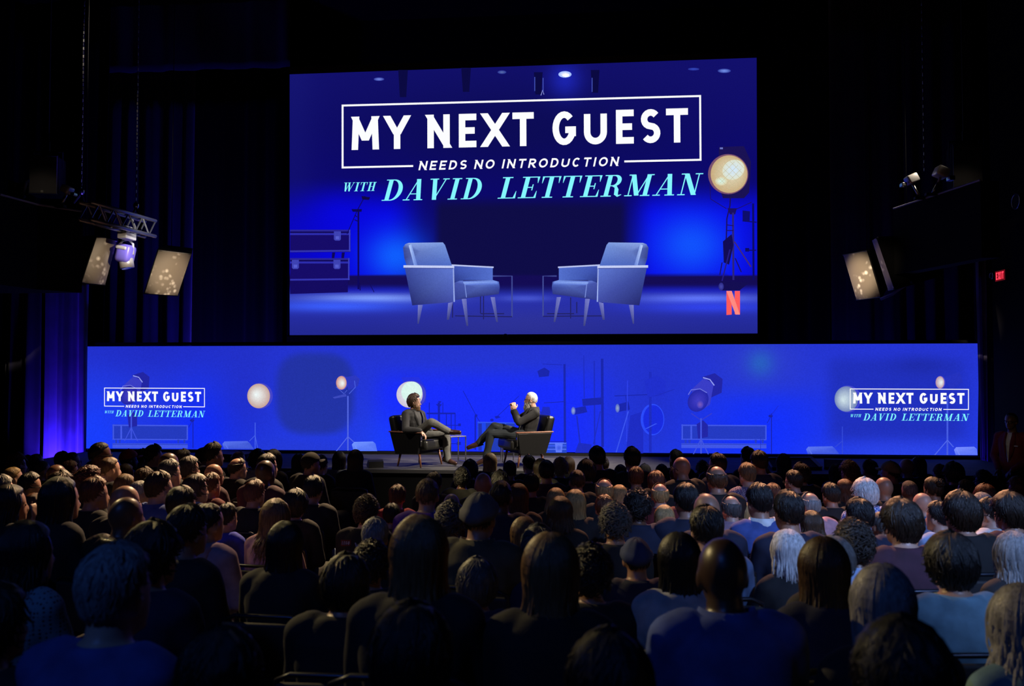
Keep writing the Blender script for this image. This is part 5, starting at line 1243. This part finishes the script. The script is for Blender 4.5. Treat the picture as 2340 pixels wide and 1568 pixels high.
def beard_mesh(kind):
    rnd = random.Random(5); mb = MB()
    if kind == 'short':
        mb.ell((0, 0.044, -0.088), (0.055, 0.058, 0.038)); mb.ell((0, 0.088, -0.050), (0.028, 0.016, 0.007)); L = 0.026; n = 700
    else:
        mb.ell((0, 0.055, -0.085), (0.058, 0.062, 0.050)); mb.ell((0, 0.085, -0.135), (0.045, 0.040, 0.055)); mb.ell((0, 0.098, -0.050), (0.034, 0.018, 0.012)); L = 0.10; n = 700
    for s in (-1, 1): mb.ell((s * 0.060, 0.012, -0.052), (0.014, 0.022, 0.042))
    for _ in range(n):
        a = rnd.uniform(-1.9, 1.9); z = rnd.uniform(-0.12, -0.062 if abs(a) < 1.3 else -0.03); p = Vector((0.060 * math.sin(a), 0.035 + 0.066 * math.cos(a), z)); q = p + Vector((p.x * 0.15, 0.012 if kind == 'short' else 0.02, -1)).normalized() * L * rnd.uniform(0.5, 1.1)
        mb.tube([p, p.lerp(q, 0.5) + Vector((p.x * 0.1, 0.004, 0)), q], [0.0028, 0.0026, 0.0008], 3)
    return mb.mesh('beard', True)
SHOE_B = mat('brown_shoe', (0.032, 0.012, 0.008), 0.3); SHOE_K = mat('black_shoe', (0.015, 0.010, 0.010), 0.3); SOLE = mat('shoe_sole', (0.03, 0.025, 0.02), 0.6)
def stage_person(label, px0, J, head, wig_kind, wig_col, beard, beard_col, skin, jacket, shirt, trousers, shoes, hands, extra=None, seed=1):
    root_p = Vector((J['pelvis'].x, J['pelvis'].y, ST_Z)); Jl = {k: (v - root_p if isinstance(v, Vector) else v) for k, v in J.items()}
    M = head.copy(); M.translation = head.translation - root_p
    b, t, tr = figure(Jl, 0.006, M, 'man', True, hands, 0.0075, 0.007, seed)
    r = link('person', b, skin); r.location = root_p; tag(r, label, 'person')
    link('jacket', t, jacket, r); link('trousers', tr, trousers, r)
    h = link('hair', get_wig(wig_kind, 1), HAIRC[wig_col], r); h.matrix_local = M
    if beard: bo = link('beard', beard_mesh(beard), HAIRC[beard_col], r); bo.matrix_local = M
    for s in (-1, 1): e = link('eye', EYEM, EYEMAT, r); e.matrix_local = M @ Matrix.Translation((s * 0.031, 0.0855, -0.001))
    for s in 'LR': shoe('shoe', Jl['an' + s], Jl['toe' + s], shoes, r, SOLE)
    # shirt front showing between the lapels
    fwd = (Vector(Jl['shR']) - Vector(Jl['shL'])).cross(Vector((0, 0, 1))).normalized() * -1
    return r, M, Jl
Z0 = 13.85
def JJ(px, py, dz=0.0): return P(px, py, Z0 + dz)
# left: facing right
fL = (RGT * math.cos(R(12)) - Vector((FWD.x, FWD.y, 0)).normalized() * math.sin(R(12)))
JL = dict(pelvis=JJ(948, 993, 0.02), chest=JJ(944, 963, -0.02), neck=JJ(945, 938, 0.0), shR=JJ(927, 948, -0.17), shL=JJ(963, 948, 0.13), elR=JJ(927, 982, -0.36), wrR=JJ(962, 985, -0.40), elL=JJ(972, 972, 0.22), wrL=JJ(988, 990, 0.12),
          hipR=JJ(950, 995, -0.08), hipL=JJ(957, 995, 0.10), knR=JJ(985, 965, -0.30), anR=JJ(1026, 987, -0.22), toeR=JJ(1050, 988, -0.28), knL=JJ(1019, 996, -0.05), anL=JJ(1022, 1051, -0.10), toeL=JJ(1041, 1058.5, -0.12), build=0.98)
ML = head_matrix(JJ(947, 919.5, 0.0), fL, -2)
hR = {'R': ((fL * 0.75 + Vector((0, 0, -0.75))), Vector((0, 0, 1)) + fL * 0.6, 0.5, 1.0, -1), 'L': ((fL * 0.6 - FWD * 0.4 + Vector((0, 0, -0.3))), Vector((0, 0, 1)), 0.5, 1.0, 1)}
MANL, mL, jL = stage_person('person in dark jacket and grey jeans, legs crossed, seated in left armchair', 0, JL, ML, 'wavy', 'b', 'short', 'l', SKIN['1'], mat('cloth_graphite', (0.015, 0.015, 0.017), 0.8, var=0.2, vscale=12, bump=0.08, bscale=150), None, mat('cloth_grey_jeans', (0.085, 0.085, 0.078), 0.85, var=0.2, vscale=20, bump=0.2, bscale=150), SHOE_B, hR)
# right: facing left
fR = (-RGT * math.cos(R(6)) + Vector((FWD.x, FWD.y, 0)).normalized() * math.sin(R(4)))
JRt = dict(pelvis=JJ(1204, 993, 0.02), chest=JJ(1211, 963, 0.02), neck=JJ(1219, 933, 0.0), shL=JJ(1224, 945, -0.18), shR=JJ(1212, 944, 0.17), elL=JJ(1186, 966, -0.24), wrL=JJ(1175.5, 938, -0.05), elR=JJ(1181, 960, 0.20), wrR=JJ(1172, 939, 0.05),
           hipL=JJ(1200, 994, -0.09), hipR=JJ(1199, 994, 0.09), knR=JJ(1130, 974, -0.02), anR=JJ(1093, 1014, -0.05), toeR=JJ(1070, 1022.5, -0.08), knL=JJ(1122, 991, -0.14), anL=JJ(1110, 1050, -0.16), toeL=JJ(1091, 1058.5, -0.20), build=0.98)
MR = head_matrix(JJ(1213.5, 914, 0.0), fR, 2)
UPR = Vector((0, 0, 1))
hr = {'L': ((UPR + fR * 0.1), (-FWD * 1.0 + RGT * 0.2), 0.9, 1.0, -1), 'R': ((UPR + fR * 0.1), (FWD * 1.0 + RGT * 0.2), 0.9, 1.0, 1)}
MANR, mR, jR = stage_person('person in black jacket, hands clasped, legs crossed, seated in right armchair', 0, JRt, MR, 'crew', 'w', 'long', 'g', SKIN['1'], mat('cloth_jet', (0.010, 0.010, 0.011), 0.8, var=0.2, vscale=12, bump=0.08, bscale=150), None, mat('cloth_dark_teal', (0.006, 0.011, 0.015), 0.85, bump=0.2, bscale=150), SHOE_B, hr, seed=4)
g = link('glasses', GLASS, BLACK, MANR); g.matrix_local = mR
# crown stubble on the right one, shirt fronts, socks
def shirt_front(root, J, M, fdir, m, w_=0.075, z0=0.02, nm='shirt'):
    ch, nb = Vector(J['chest']), Vector(J['neck']); f = Vector(fdir); lat = (Vector(J['shR']) - Vector(J['shL'])).normalized(); mb = MB(); n = 8; vs = []
    fw = lat.cross(Vector((0, 0, 1))).normalized(); fw = fw if fw.dot(f) > 0 else -fw
    for j in range(n + 1):
        t = j / n; c = nb.lerp(Vector(J['pelvis']).lerp(ch, 0.3), t); hw = w_ * (1 - 0.55 * t); dep = (0.075 + 0.062 * min(1, t * 3))
        for i in range(7):
            u = -1 + 2 * i / 6; vs.append(c + lat * hw * u + fw * (dep + 0.014 - 0.018 * u * u))
    mb.add(vs, [(j * 7 + i, j * 7 + i + 1, (j + 1) * 7 + i + 1, (j + 1) * 7 + i) for j in range(n) for i in range(6)])
    o = mb.build(nm, m, root, True); o.modifiers.new('t', 'SOLIDIFY').thickness = 0.006
    return o
def lapels(root, J, fdir, m, w_=0.06):
    ch, nb, pe = Vector(J['chest']), Vector(J['neck']), Vector(J['pelvis']); lat = (Vector(J['shR']) - Vector(J['shL'])).normalized(); fw = lat.cross(Vector((0, 0, 1))).normalized(); fw = fw if fw.dot(Vector(fdir)) > 0 else -fw
    for sg in (-1, 1):
        mb = MB(); vs = []; n = 8
        for j in range(n + 1):
            t = j / n; c = nb.lerp(pe.lerp(ch, 0.3), t); inner = w_ * (1 - 0.75 * t) ; outer = inner + 0.062 * math.sin(math.pi * min(1, 0.12 + t * 0.95)) ** 0.7; dep = 0.078 + 0.066 * min(1, t * 3)
            for k, x in enumerate((inner, outer)):
                vs.append(c + lat * sg * x + fw * (dep + 0.028 - 0.8 * x * x * 3 - 0.006 * k))
        mb.add(vs, [(j * 2, j * 2 + 1, j * 2 + 3, j * 2 + 2) for j in range(n)])
        o = mb.build('lapel', m, root, True); o.modifiers.new('t', 'SOLIDIFY').thickness = 0.008
lapels(MANL, jL, fL, mat('lapel_graphite', (0.022, 0.022, 0.024), 0.7)); lapels(MANR, jR, fR, CLOTH['black'], 0.045)
shirt_front(MANL, jL, mL, fL, mat('cloth_ash', (0.045, 0.045, 0.045), 0.8))
shirt_front(MANR, jR, mR, fR, CLOTH['pale grey'], 0.05)
for rt_, J_, m_ in ((MANL, jL, CLOTH['grey']), (MANR, jR, CLOTH['pale grey'])):
    a, k = Vector(J_['anR']), Vector(J_['knR']); MB().rc(a + (k - a) * 0.02, a + (k - a) * 0.20, 0.043, 0.044).build('sock', m_, rt_, True)
for rt_, J_, m_ in ((MANL, jL, CLOTH['charcoal']), (MANR, jR, CLOTH['black'])):   # lapel collar
    c = link('collar', COLLAR, m_, rt_); c.location = Vector(J_['neck']) - Vector((0, -0.03, 1.052))

# usher, standing at right
zu = 12.4
def UU(px, py, dz=0.0): return P(px, py, zu + dz)
uh = UU(2308, 957); base = Vector((uh.x + 0.03, uh.y, FB)); S_ = (uh.z - FB) / 1.66
fu = (-RGT * 0.80 - Vector((FWD.x, FWD.y, 0)) * 0.55).normalized(); ru = Vector((fu.y, -fu.x, 0))
def ub(r_, f_, z): return (ru * r_ + fu * f_) * S_ + Vector((0, 0, z * S_))
JU = dict(pelvis=ub(0, 0, 0.96), chest=ub(0, -0.01, 1.28), neck=ub(0, -0.01, 1.47), shR=ub(0.18, -0.01, 1.40), shL=ub(-0.18, -0.01, 1.40), elR=ub(0.25, 0.0, 1.12), elL=ub(-0.25, 0.0, 1.12), wrR=ub(0.10, 0.20, 0.95), wrL=ub(-0.08, 0.21, 0.96), hipR=ub(0.09, 0, 0.93), hipL=ub(-0.09, 0, 0.93), knR=ub(0.10, 0.01, 0.50), knL=ub(-0.10, 0.01, 0.50), anR=ub(0.10, -0.02, 0.09), anL=ub(-0.10, -0.02, 0.09), toeR=ub(0.12, 0.13, 0.045), toeL=ub(-0.12, 0.13, 0.045), build=1.0)
MU = head_matrix(ub(0, 0.03, 1.62), fu)
b, t, tr = figure(JU, 0.009, MU, 'usher', True, None, 0.010, 0.004, 9)
USH = link('person', b, SKIN['3']); USH.location = base; tag(USH, 'person standing in dark red blazer at the right wall, hands joined', 'person')
link('blazer', t, fab('maroon', (0.14, 0.012, 0.016)), USH); link('trousers', tr, CLOTH['black'], USH)
h = link('hair', get_wig('crew', 1), HAIRC['k'], USH); h.matrix_local = MU
g = link('glasses', GLASS, BLACK, USH); g.matrix_local = MU
shirt_front(USH, JU, MU, fu, CLOTH['white'], 0.055); lapels(USH, JU, fu, fab('maroon', (0.14, 0.012, 0.016)), 0.045)
for s in 'LR': shoe('shoe', JU['an' + s], JU['toe' + s], SHOE_K, USH, SOLE)
q = ub(-0.095, 0.135, 1.29); MB().box(q, (0.075, 0.012, 0.014), Matrix.Rotation(math.atan2(fu.x, fu.y) * -1, 3, 'Z')).build('pocket_square', CLOTH['white'], USH)
for s in (-1, 1): e = link('eye', EYEM, EYEMAT, USH); e.matrix_local = MU @ Matrix.Translation((s * 0.031, 0.0855, -0.001))

# ------------------------------------------------------------------ the audience, one line each
# px, py of the crown | visible width px | style hair skin | look (deg, + right) | top | flags
CROWD = '''
40 1034 39 messy a 1|35|plum|
62 1040 32 short d 2|35|charcoal|
83 1037 33 crew s 2|35|black|
143 1031 33 short k 2|35|black|
165 1033 35 crew s 2|50|charcoal|glasses
230 1010 40 crew k 3|62|navy|glasses collar
242 1037 33 short k 3|40|black|
295 1026 42 cap b 4|55|navy|orange cap
326 1025 35 short k 2|55|navy|collar
353 1016 36 quiff k 1|62|black|
386 1034 38 bald k 4|35|black|
396 1029 33 short d 2|50|charcoal|
419 1026 33 short s 1|35|charcoal|
434 1041 45 wavy s 1|50|charcoal|
388 1049 44 short s 1|35|navy|
251 1044 43 crew l 1|35|black|
215 1052 36 short a 2|35|plum|
205 1063 50 curly a 2|35|black|
289 1059 44 bob b 1|30|brown|
332 1066 40 messy b 1|30|black|
97 1053 38 crew s 1|40|charcoal|
130 1061 39 bald k 3|30|black|
160 1052 38 short a 2|45|charcoal|glasses
30 1067 40 crew y 1|40|charcoal|
16 1077 40 crew g 1|40|navy|
4 1085 45 short s 1|35|charcoal|
70 1079 46 short k 2|58|olive|glasses
141 1073 46 messy b 1|30|charcoal|
140 1088 76 long k 2|30|charcoal|
217 1089 47 short a 2|35|black|
288 1082 52 bob l 1|30|cream|
320 1098 42 crew g 2|45|grey|
287 1109 47 bald k 2|40|black|
289 1135 54 bald k 3|35|olive|leather
365 1076 50 short b 1|35|blue|collar
449 1081 48 wavy b 1|45|navy|suit
416 1110 52 short d 2|25|charcoal|
83 1126 47 bob a 1|60|olive|glasses
25 1105 66 bob k 2|40|charcoal|chin
489 1011 38 quiff k 2|55|charcoal|
467 1022 36 short d 2|45|charcoal|
464 1036 32 short d 2|45|black|
489 1060 38 bald k 2|40|plum|glasses
545 1031 36 ring g 1|35|charcoal|
543 1047 42 ring d 1|50|black|glasses
588 1025 36 curly d 2|15|cream|
627 1026 38 longcurl d 2|25|black|
612 1036 38 short k 2|40|black|
607 1051 42 bald k 4|30|plum|
483 1080 40 short a 2|30|dark red|
583 1096 48 short a 2|20|black|
684 1036 36 long k 2|15|black|
711 1033 38 cap k 2|50|black|black cap
734 1040 30 short k 1|25|black|
776 1031 38 long d 2|5|grey|
813 1027 42 long d 2|0|black|
716 1086 54 short k 2|10|black|
676 1115 56 wavy k 2|10|black|
633 1138 78 longcurl l 1|15|pink|
653 1190 105 long k 2|5|charcoal|
477 1149 64 crew k 2|30|mauve|hoodie
519 1150 46 short k 2|30|royal blue|
430 1152 66 short d 2|30|charcoal|
838 1128 64 curly b 1|0|black|printed
895 1150 48 short d 2|0|brown|
908 1107 42 short a 2|0|red|
858 1182 84 short g 1|0|charcoal|
850 1230 90 curly d 2|0|charcoal|
790 1262 100 wavy k 2|0|black|
1120 1035 40 long y 1|0|charcoal|
1074 1049 38 wavy d 2|0|black|
1165 1053 38 short k 2|-5|black|
1056 1066 42 curly k 3|0|black|
1208 1040 40 short d 1|-40|black|
1236 1047 36 long d 2|-15|black|
1249 1052 40 short k 2|-5|plum|
1280 1044 34 curly y 1|0|charcoal|
1299 1043 42 long b 1|-5|charcoal|
1340 1048 42 wavy k 2|-10|black|
1364 1019 36 short k 2|-25|charcoal|
1378 1042 33 bun d 2|-5|charcoal|
1318 1073 38 crew b 2|-15|black|
1104 1080 41 bald k 2|0|black|
992 1078 36 short k 2|10|black|
1143 1073 40 messy k 2|0|black|
1214 1082 40 short k 2|0|black|
1145 1097 54 crew k 3|0|navy|
977 1092 62 crew l 1|0|purple|
1097 1117 70 beanie d 2|15|olive|grey beanie,collar
1032 1128 36 bald k 1|0|dark red|
1030 1141 68 curly s 2|0|charcoal|
960 1175 122 long l 1|0|charcoal|
1184 1104 46 long a 1|5|brown|
1270 1114 46 bob y 1|0|charcoal|
1280 1133 80 bob b 1|0|black|
1314 1118 62 long y 1|-10|charcoal|
1197 1180 80 long l 1|10|charcoal|
1232 1196 70 messy s 2|0|navy|
1258 1215 128 long l 1|0|black|
1091 1272 88 wavy s 2|0|navy|
1349 1238 72 curly k 2|0|black|
1444 1022 36 quiff k 2|-25|charcoal|
1544 1027 33 short k 3|-45|black|
1557 1044 36 bald k 2|-40|black|glasses
1639 1035 40 short k 1|-50|navy|glasses
1708 1022 34 quiff k 2|-35|black|
1734 1029 37 short k 2|-30|navy|
1790 1036 40 long d 2|-10|black|
1605 1051 34 curly k 2|-10|black|
1512 1061 34 short k 2|-5|black|
1473 1059 34 wavy s 2|-5|charcoal|
1418 1062 34 short k 2|-10|black|
1453 1066 36 short a 2|-10|black|
1546 1065 39 short a 1|-20|black|
1637 1065 40 ring b 2|-15|black|
1707 1057 42 short l 1|-25|purple checked|
1745 1067 38 curly a 2|-15|purple|
1830 1056 40 messy d 2|-20|black|
1813 1074 48 short d 1|-40|charcoal|glasses
1499 1075 38 short a 2|-5|black|
1612 1079 38 messy d 1|-5|brown|
1381 1095 46 ring y 1|-10|charcoal|
1415 1107 38 bob y 1|-10|black|
1508 1105 48 ring y 1|-10|dark red|
1567 1103 58 short k 2|-15|navy|
1456 1113 66 curly k 3|-10|navy|
1642 1110 40 messy b 1|-10|brown|
1381 1130 42 short a 1|-10|charcoal|
1518 1153 52 bob y 1|-5|charcoal|
1405 1144 84 curly s 2|-10|charcoal|
1614 1127 60 bald k 2|-15|navy|
1613 1154 76 short k 1|-15|denim|
1670 1133 46 ring s 1|-15|mauve|collar
1734 1103 62 short k 2|-20|blue|suit
1766 1104 38 short a 1|-10|brown|
1800 1120 72 short k 2|-15|navy|
1851 1126 46 ring g 1|-25|pink|
1797 1208 82 bob w 1|-30|charcoal|
1454 1222 76 beanie k 2|-5|navy|navy hood
1552 1215 108 long k 2|-5|pale grey|
1650 1227 88 bald k 4|-10|blue|collar
1706 1148 38 long y 1|-15|cream|
1940 1050 40 curly b 1|-30|charcoal|
1908 1060 36 long d 2|-15|black|
1987 1050 36 short k 2|-25|black|
2034 1053 40 cap k 2|-50|olive|olive cap
2071 1048 36 bald k 2|-20|black|
2098 1043 42 long k 2|-20|black|
2148 1061 34 short a 2|-20|black|
2178 1054 40 wavy k 2|-20|black|
2246 1073 40 curly k 2|-35|black|
1929 1094 38 bob a 1|-30|charcoal|glasses
1975 1090 56 wavy w 1|-30|blue checked|collar
2019 1090 38 bald k 2|-20|black|
2077 1098 40 crew g 2|-20|black|
2107 1126 46 bald k 1|-25|denim|collar
2131 1088 48 bun d 2|-15|black|
2207 1096 44 short k 1|-45|charcoal|
2250 1104 40 wavy a 2|-25|black|
2325 1088 44 curly a 2|-35|black|
1898 1103 64 short k 2|-20|charcoal|
1962 1137 70 short k 2|-20|navy|
1949 1182 78 curly d 3|-20|light blue|collar
2058 1135 77 wavy d 1|-15|plum|
2014 1169 42 crew s 2|-20|charcoal|
2195 1119 74 wavy d 2|-15|black|
2143 1145 42 short k 1|-35|light blue|
2244 1124 42 crew g 2|-25|charcoal|
2259 1137 50 short k 1|-60|white|glasses
2305 1120 72 wavy d 2|-20|plum|
2170 1212 140 wavy k 2|-10|teal grey|
2312 1212 100 longcurl g 1|-15|charcoal|
1903 1222 70 crew g 1|-25|charcoal|
1880 1225 122 long b 1|-10|navy|
2012 1286 132 long g 1|-10|charcoal|
1853 1166 44 bob b 2|-20|charcoal|
65 1187 134 bob k 2|20|open knit|
352 1186 130 wavy k 2|15|navy|
268 1240 150 short g 1|15|blue|
940 1372 172 wavy k 2|0|black|
1392 1433 200 wavy k 2|-5|navy|
2060 1405 172 wavy k 2|-5|charcoal|
2335 1330 190 longcurl g 1|-10|teal grey|
505 1428 165 wavy k 2|5|black|
-10 1330 165 wavy k 2|15|black|
'''
ZONES = [(50, 'the far left curtain'), (120, 'the unlit left curtain'), (195, 'the blue-lit left curtain'), (260, 'the LED wall\'s left end'), (330, 'the left logo\'s start'), (400, 'the left logo\'s middle'), (480, 'the left logo\'s end'), (560, 'the pictured pale chair'), (640, 'the pictured round lamp'), (745, 'the LED wall\'s dark patch'), (830, 'the pictured small lamp'), (900, 'the small floor monitor'), (960, 'the left armchair\'s back'), (1040, 'the left armchair\'s front'), (1110, 'the gap between armchairs'), (1165, 'the right sitter\'s knees'), (1260, 'the right armchair'), (1330, 'the pictured case corner'), (1400, 'the first pictured poles'), (1475, 'the pictured hanging lamps'), (1560, 'the pictured drum'), (1650, 'the pictured tilted spotlight'), (1740, 'the green glow'), (1830, 'the pictured thin stand'), (1900, 'the grey-edged monitor'), (1980, 'the right logo\'s left edge'), (2060, 'the right logo\'s first words'), (2135, 'the right logo\'s middle'), (2240, 'the right logo\'s end'), (9999, 'the exit sign')]
ORD = ['nearest the stage', 'second from stage', 'third from stage', 'fourth from stage', 'fifth from stage', 'sixth from stage', 'seventh from stage', 'eighth from stage', 'ninth from stage', 'tenth from stage', 'eleventh from stage', 'twelfth from stage']
people = []
for ln in CROWD.strip().splitlines():
    a, look, top, flags = ln.split('|'); t = a.split()
    people.append(dict(px=float(t[0]), py=float(t[1]), w=float(t[2]), st=t[3], hc=t[4], sk=t[5], look=float(look), top=top, fl=flags))
def solve(p, z):
    pt = P(p['px'], p['py'], z); s = (pt.z - floor_z(pt.y)) / (HC0.z + STYLE[p['st']][1] - 0.0); return pt, s
DEPTH = [float(v) for v in '''10.37 11.95 11.19 12.00 11.17 9.44 11.97 11.18 12.00 10.93 8.96 12.00 10.45 9.59 8.13 8.72 10.39 7.36 10.11 9.51 10.12 8.64 9.65 8.67 9.28 6.93 7.95 7.74 5.13 6.51 8.17 7.31 5.93 4.97 6.58 7.37 5.72 6.55 5.71 10.40 11.21 11.92 8.94 12.00 9.78 11.48 10.82 9.20 8.21 8.12 7.35 11.73 10.04 11.09 11.90 10.84 7.45 6.64 5.82 4.30 5.03 6.51 4.23 6.33 7.12 7.93 5.07 4.25 3.45 11.67 10.70 10.82 9.78 11.60 10.31 9.51 11.10 11.89 9.47 10.26 11.88 8.67 7.93 8.98 9.53 8.70 6.31 6.29 4.60 7.08 5.42 3.00 7.09 7.87 6.16 6.94 5.38 4.56 2.96 3.78 3.74 10.26 11.80 9.33 10.03 11.58 9.97 11.50 12.00 11.01 11.83 11.06 9.41 10.12 7.63 9.18 10.74 9.91 9.14 8.56 10.87 7.82 8.62 7.76 6.16 6.18 8.41 7.02 6.95 5.32 5.35 4.57 6.84 6.06 8.37 5.29 7.20 4.51 4.51 3.70 2.90 7.60 9.78 11.38 10.55 9.75 10.62 11.57 10.75 9.67 9.94 8.97 7.21 8.13 8.93 7.33 8.13 8.85 8.07 8.72 8.01 5.51 4.48 4.72 6.27 5.22 6.38 7.30 6.53 5.57 3.60 4.41 3.71 3.33 2.68 6.42 3.45 3.40 2.45 2.12 1.97 1.90 2.71 2.09 2.61'''.split()]   # seat distances from head size, rows kept apart
for p, v in zip(people, DEPTH): p['z'] = v
people_left = 0
cnt = {}
for p in people:
    for lim, nm in ZONES:
        if p['px'] < lim: p['zone'] = nm; break
for nm in set(p['zone'] for p in people):
    for k, p in enumerate(sorted((q for q in people if q['zone'] == nm), key=lambda q: q['py'])): p['ord'] = ORD[k]
TOPW = {'open knit': 'open-knit sweater', 'blue checked': 'blue checked shirt', 'purple checked': 'purple checked shirt'}
CAPC = {'orange cap': fab('orange_cap', (0.42, 0.07, 0.025)), 'black cap': CLOTH['black'], 'olive cap': fab('olive_cap', (0.20, 0.18, 0.10)), 'grey beanie': fab('grey_beanie', (0.10, 0.105, 0.12)), 'navy hood': fab('navy_beanie', (0.03, 0.05, 0.14))}
rnd = random.Random(11)
for i, p in enumerate(people):
    pt, s = solve(p, p['z']); look = p['look']; by = max(-30, min(30, look * 0.55)); rel = round((look - by) / 10) * 10
    build = 0.94 if p['st'] in ('long', 'bob', 'longcurl', 'bun') else (1.06 if p['sk'] in '34' or i % 4 == 0 else 1.0)
    if p['fl'] == 'chin': rel = 20; pose = 'chin'
    else: pose = 'lap'
    fl = p['fl']; body = seat_mesh(build, rel, pose)
    rz = R(-by); hd = Vector((HC0.x, HC0.y, 0)); off = Matrix.Rotation(rz, 3, 'Z') @ hd * s
    base = Vector((pt.x - off.x, pt.y - off.y, 0)); base.z = floor_z(pt.y)
    r = link('person', body, SKIN[p['sk']]); r.location = base; r.rotation_euler = (0, 0, rz); r.scale = (s, s, s)
    word = TOPW.get(p['top'])
    if not word: word = p['top'] + (' hoodie' if 'hoodie' in fl else ' suit jacket' if 'suit' in fl else ' leather jacket' if 'leather' in fl else ' printed jacket' if 'printed' in fl else ' shirt' if 'collar' in fl else ' top')
    hw = {'orange cap': 'orange cap and ', 'black cap': 'black cap and ', 'olive cap': 'olive cap and ', 'grey beanie': 'grey knit cap and ', 'navy hood': 'navy knit cap and '}
    pre = next((v for k, v in hw.items() if k in fl), 'flat cap and ' if p['st'] == 'flatcap' else '')
    if 'glasses' in fl: pre = 'glasses and '
    tag(r, f"person in {pre}{word}, {p['ord']} below {p['zone']}", 'person', 'seated audience')
    if len(r['label'].replace(',', '').split()) > 16: print('LONG', r['label'])
    tm = CLOTH[p['top']]
    if 'leather' in fl: tm = mat('olive_leather', (0.035, 0.033, 0.022), 0.35, bump=0.6, bscale=25)
    tp = link('hoodie' if 'hoodie' in fl else 'jacket' if any(k in fl for k in ('suit', 'leather', 'printed')) else 'top', TOPS[(build, pose)], tm, r)
    link('trousers', TOPS['tr'], TROUS[i % 3], r)
    if 'collar' in fl or 'suit' in fl: link('collar', COLLAR, CLOTH['white'] if 'suit' in fl else tm, tp)
    if 'hoodie' in fl: link('hood', HOOD, tm, tp)
    hm = Matrix.Translation(HC0) @ Matrix.Rotation(R(-rel), 4, 'Z')
    def headwear(nm, me, m, par=None):
        o = link(nm, me, m, par or r)
        if par is None: o.matrix_local = hm
        return o
    st = p['st']
    if st == 'cap':
        headwear('hair', get_wig('crew', 2), HAIRC[p['hc']]); c = headwear('cap', CAPM, CAPC[fl]); link('brim', BRIMM, CAPC[fl], c)
    elif st in ('beanie', 'flatcap'):
        headwear('hair', get_wig('crew', 2), HAIRC[p['hc']]); headwear('knit_cap' if st == 'beanie' else 'flat_cap', BEAN if st == 'beanie' else FLATC, next((v for k, v in CAPC.items() if k in fl), CLOTH['black']))
    elif st != 'bald':
        h = headwear('hair', get_wig(st, 1 + i % (3 if st in ('short', 'long', 'wavy', 'curly') else 1)), HAIRC[p['hc']]); h['label'] = HNAME[p['hc']] + ' ' + SNAME[st]
    if 'glasses' in fl: headwear('glasses', GLASS, BLACK)
    if abs(look) > 38:
        for sx in (-1, 1): e = link('eye', EYEM, EYEMAT, r); e.matrix_local = hm @ Matrix.Translation((sx * 0.032, 0.084, -0.001))
    if 'printed' in fl:
        def decal(nm, polys, m, y, dx, z0):
            mb = MB()
            for pl in polys:
                q = [Vector((a + dx, y, z0 - b)) for a, b in pl]; ar = sum(q[k].x * q[(k + 1) % 4].z - q[(k + 1) % 4].x * q[k].z for k in range(4))
                if ar < 0: q.reverse()
                mb.add(q, [(0, 1, 2, 3)])
            mb.build(nm, m, tp)
        prm = mat('print_pale_blue', (0.30, 0.38, 0.55), 0.7)
        decal('patch', [rect(0, 0, 0.085, 0.05)], mat('print_dark_red', (0.09, 0.004, 0.006), 0.7), -0.168, -0.165, 0.985)
        decal('lettering', sans_word('LEGO', 0.008, 0.072, 0.010, 0.038, 0.006, shear=0.15), prm, -0.171, -0.165, 0.985)
        decal('emblem', sans_word('W', 0.0, 0.05, 0.0, 0.045, 0.010), prm, -0.176, -0.045, 0.965)
    ch = aud_chair((base.x, base.y, base.z), rz, s, f"black padded chair under person {p['ord']} below {p['zone']}", True)
    if i in (): pass
print('AUDIENCE', len(people), 'unresolved pairs', people_left, 'scale', min(solve(p, p['z'])[1] for p in people), max(solve(p, p['z'])[1] for p in people))
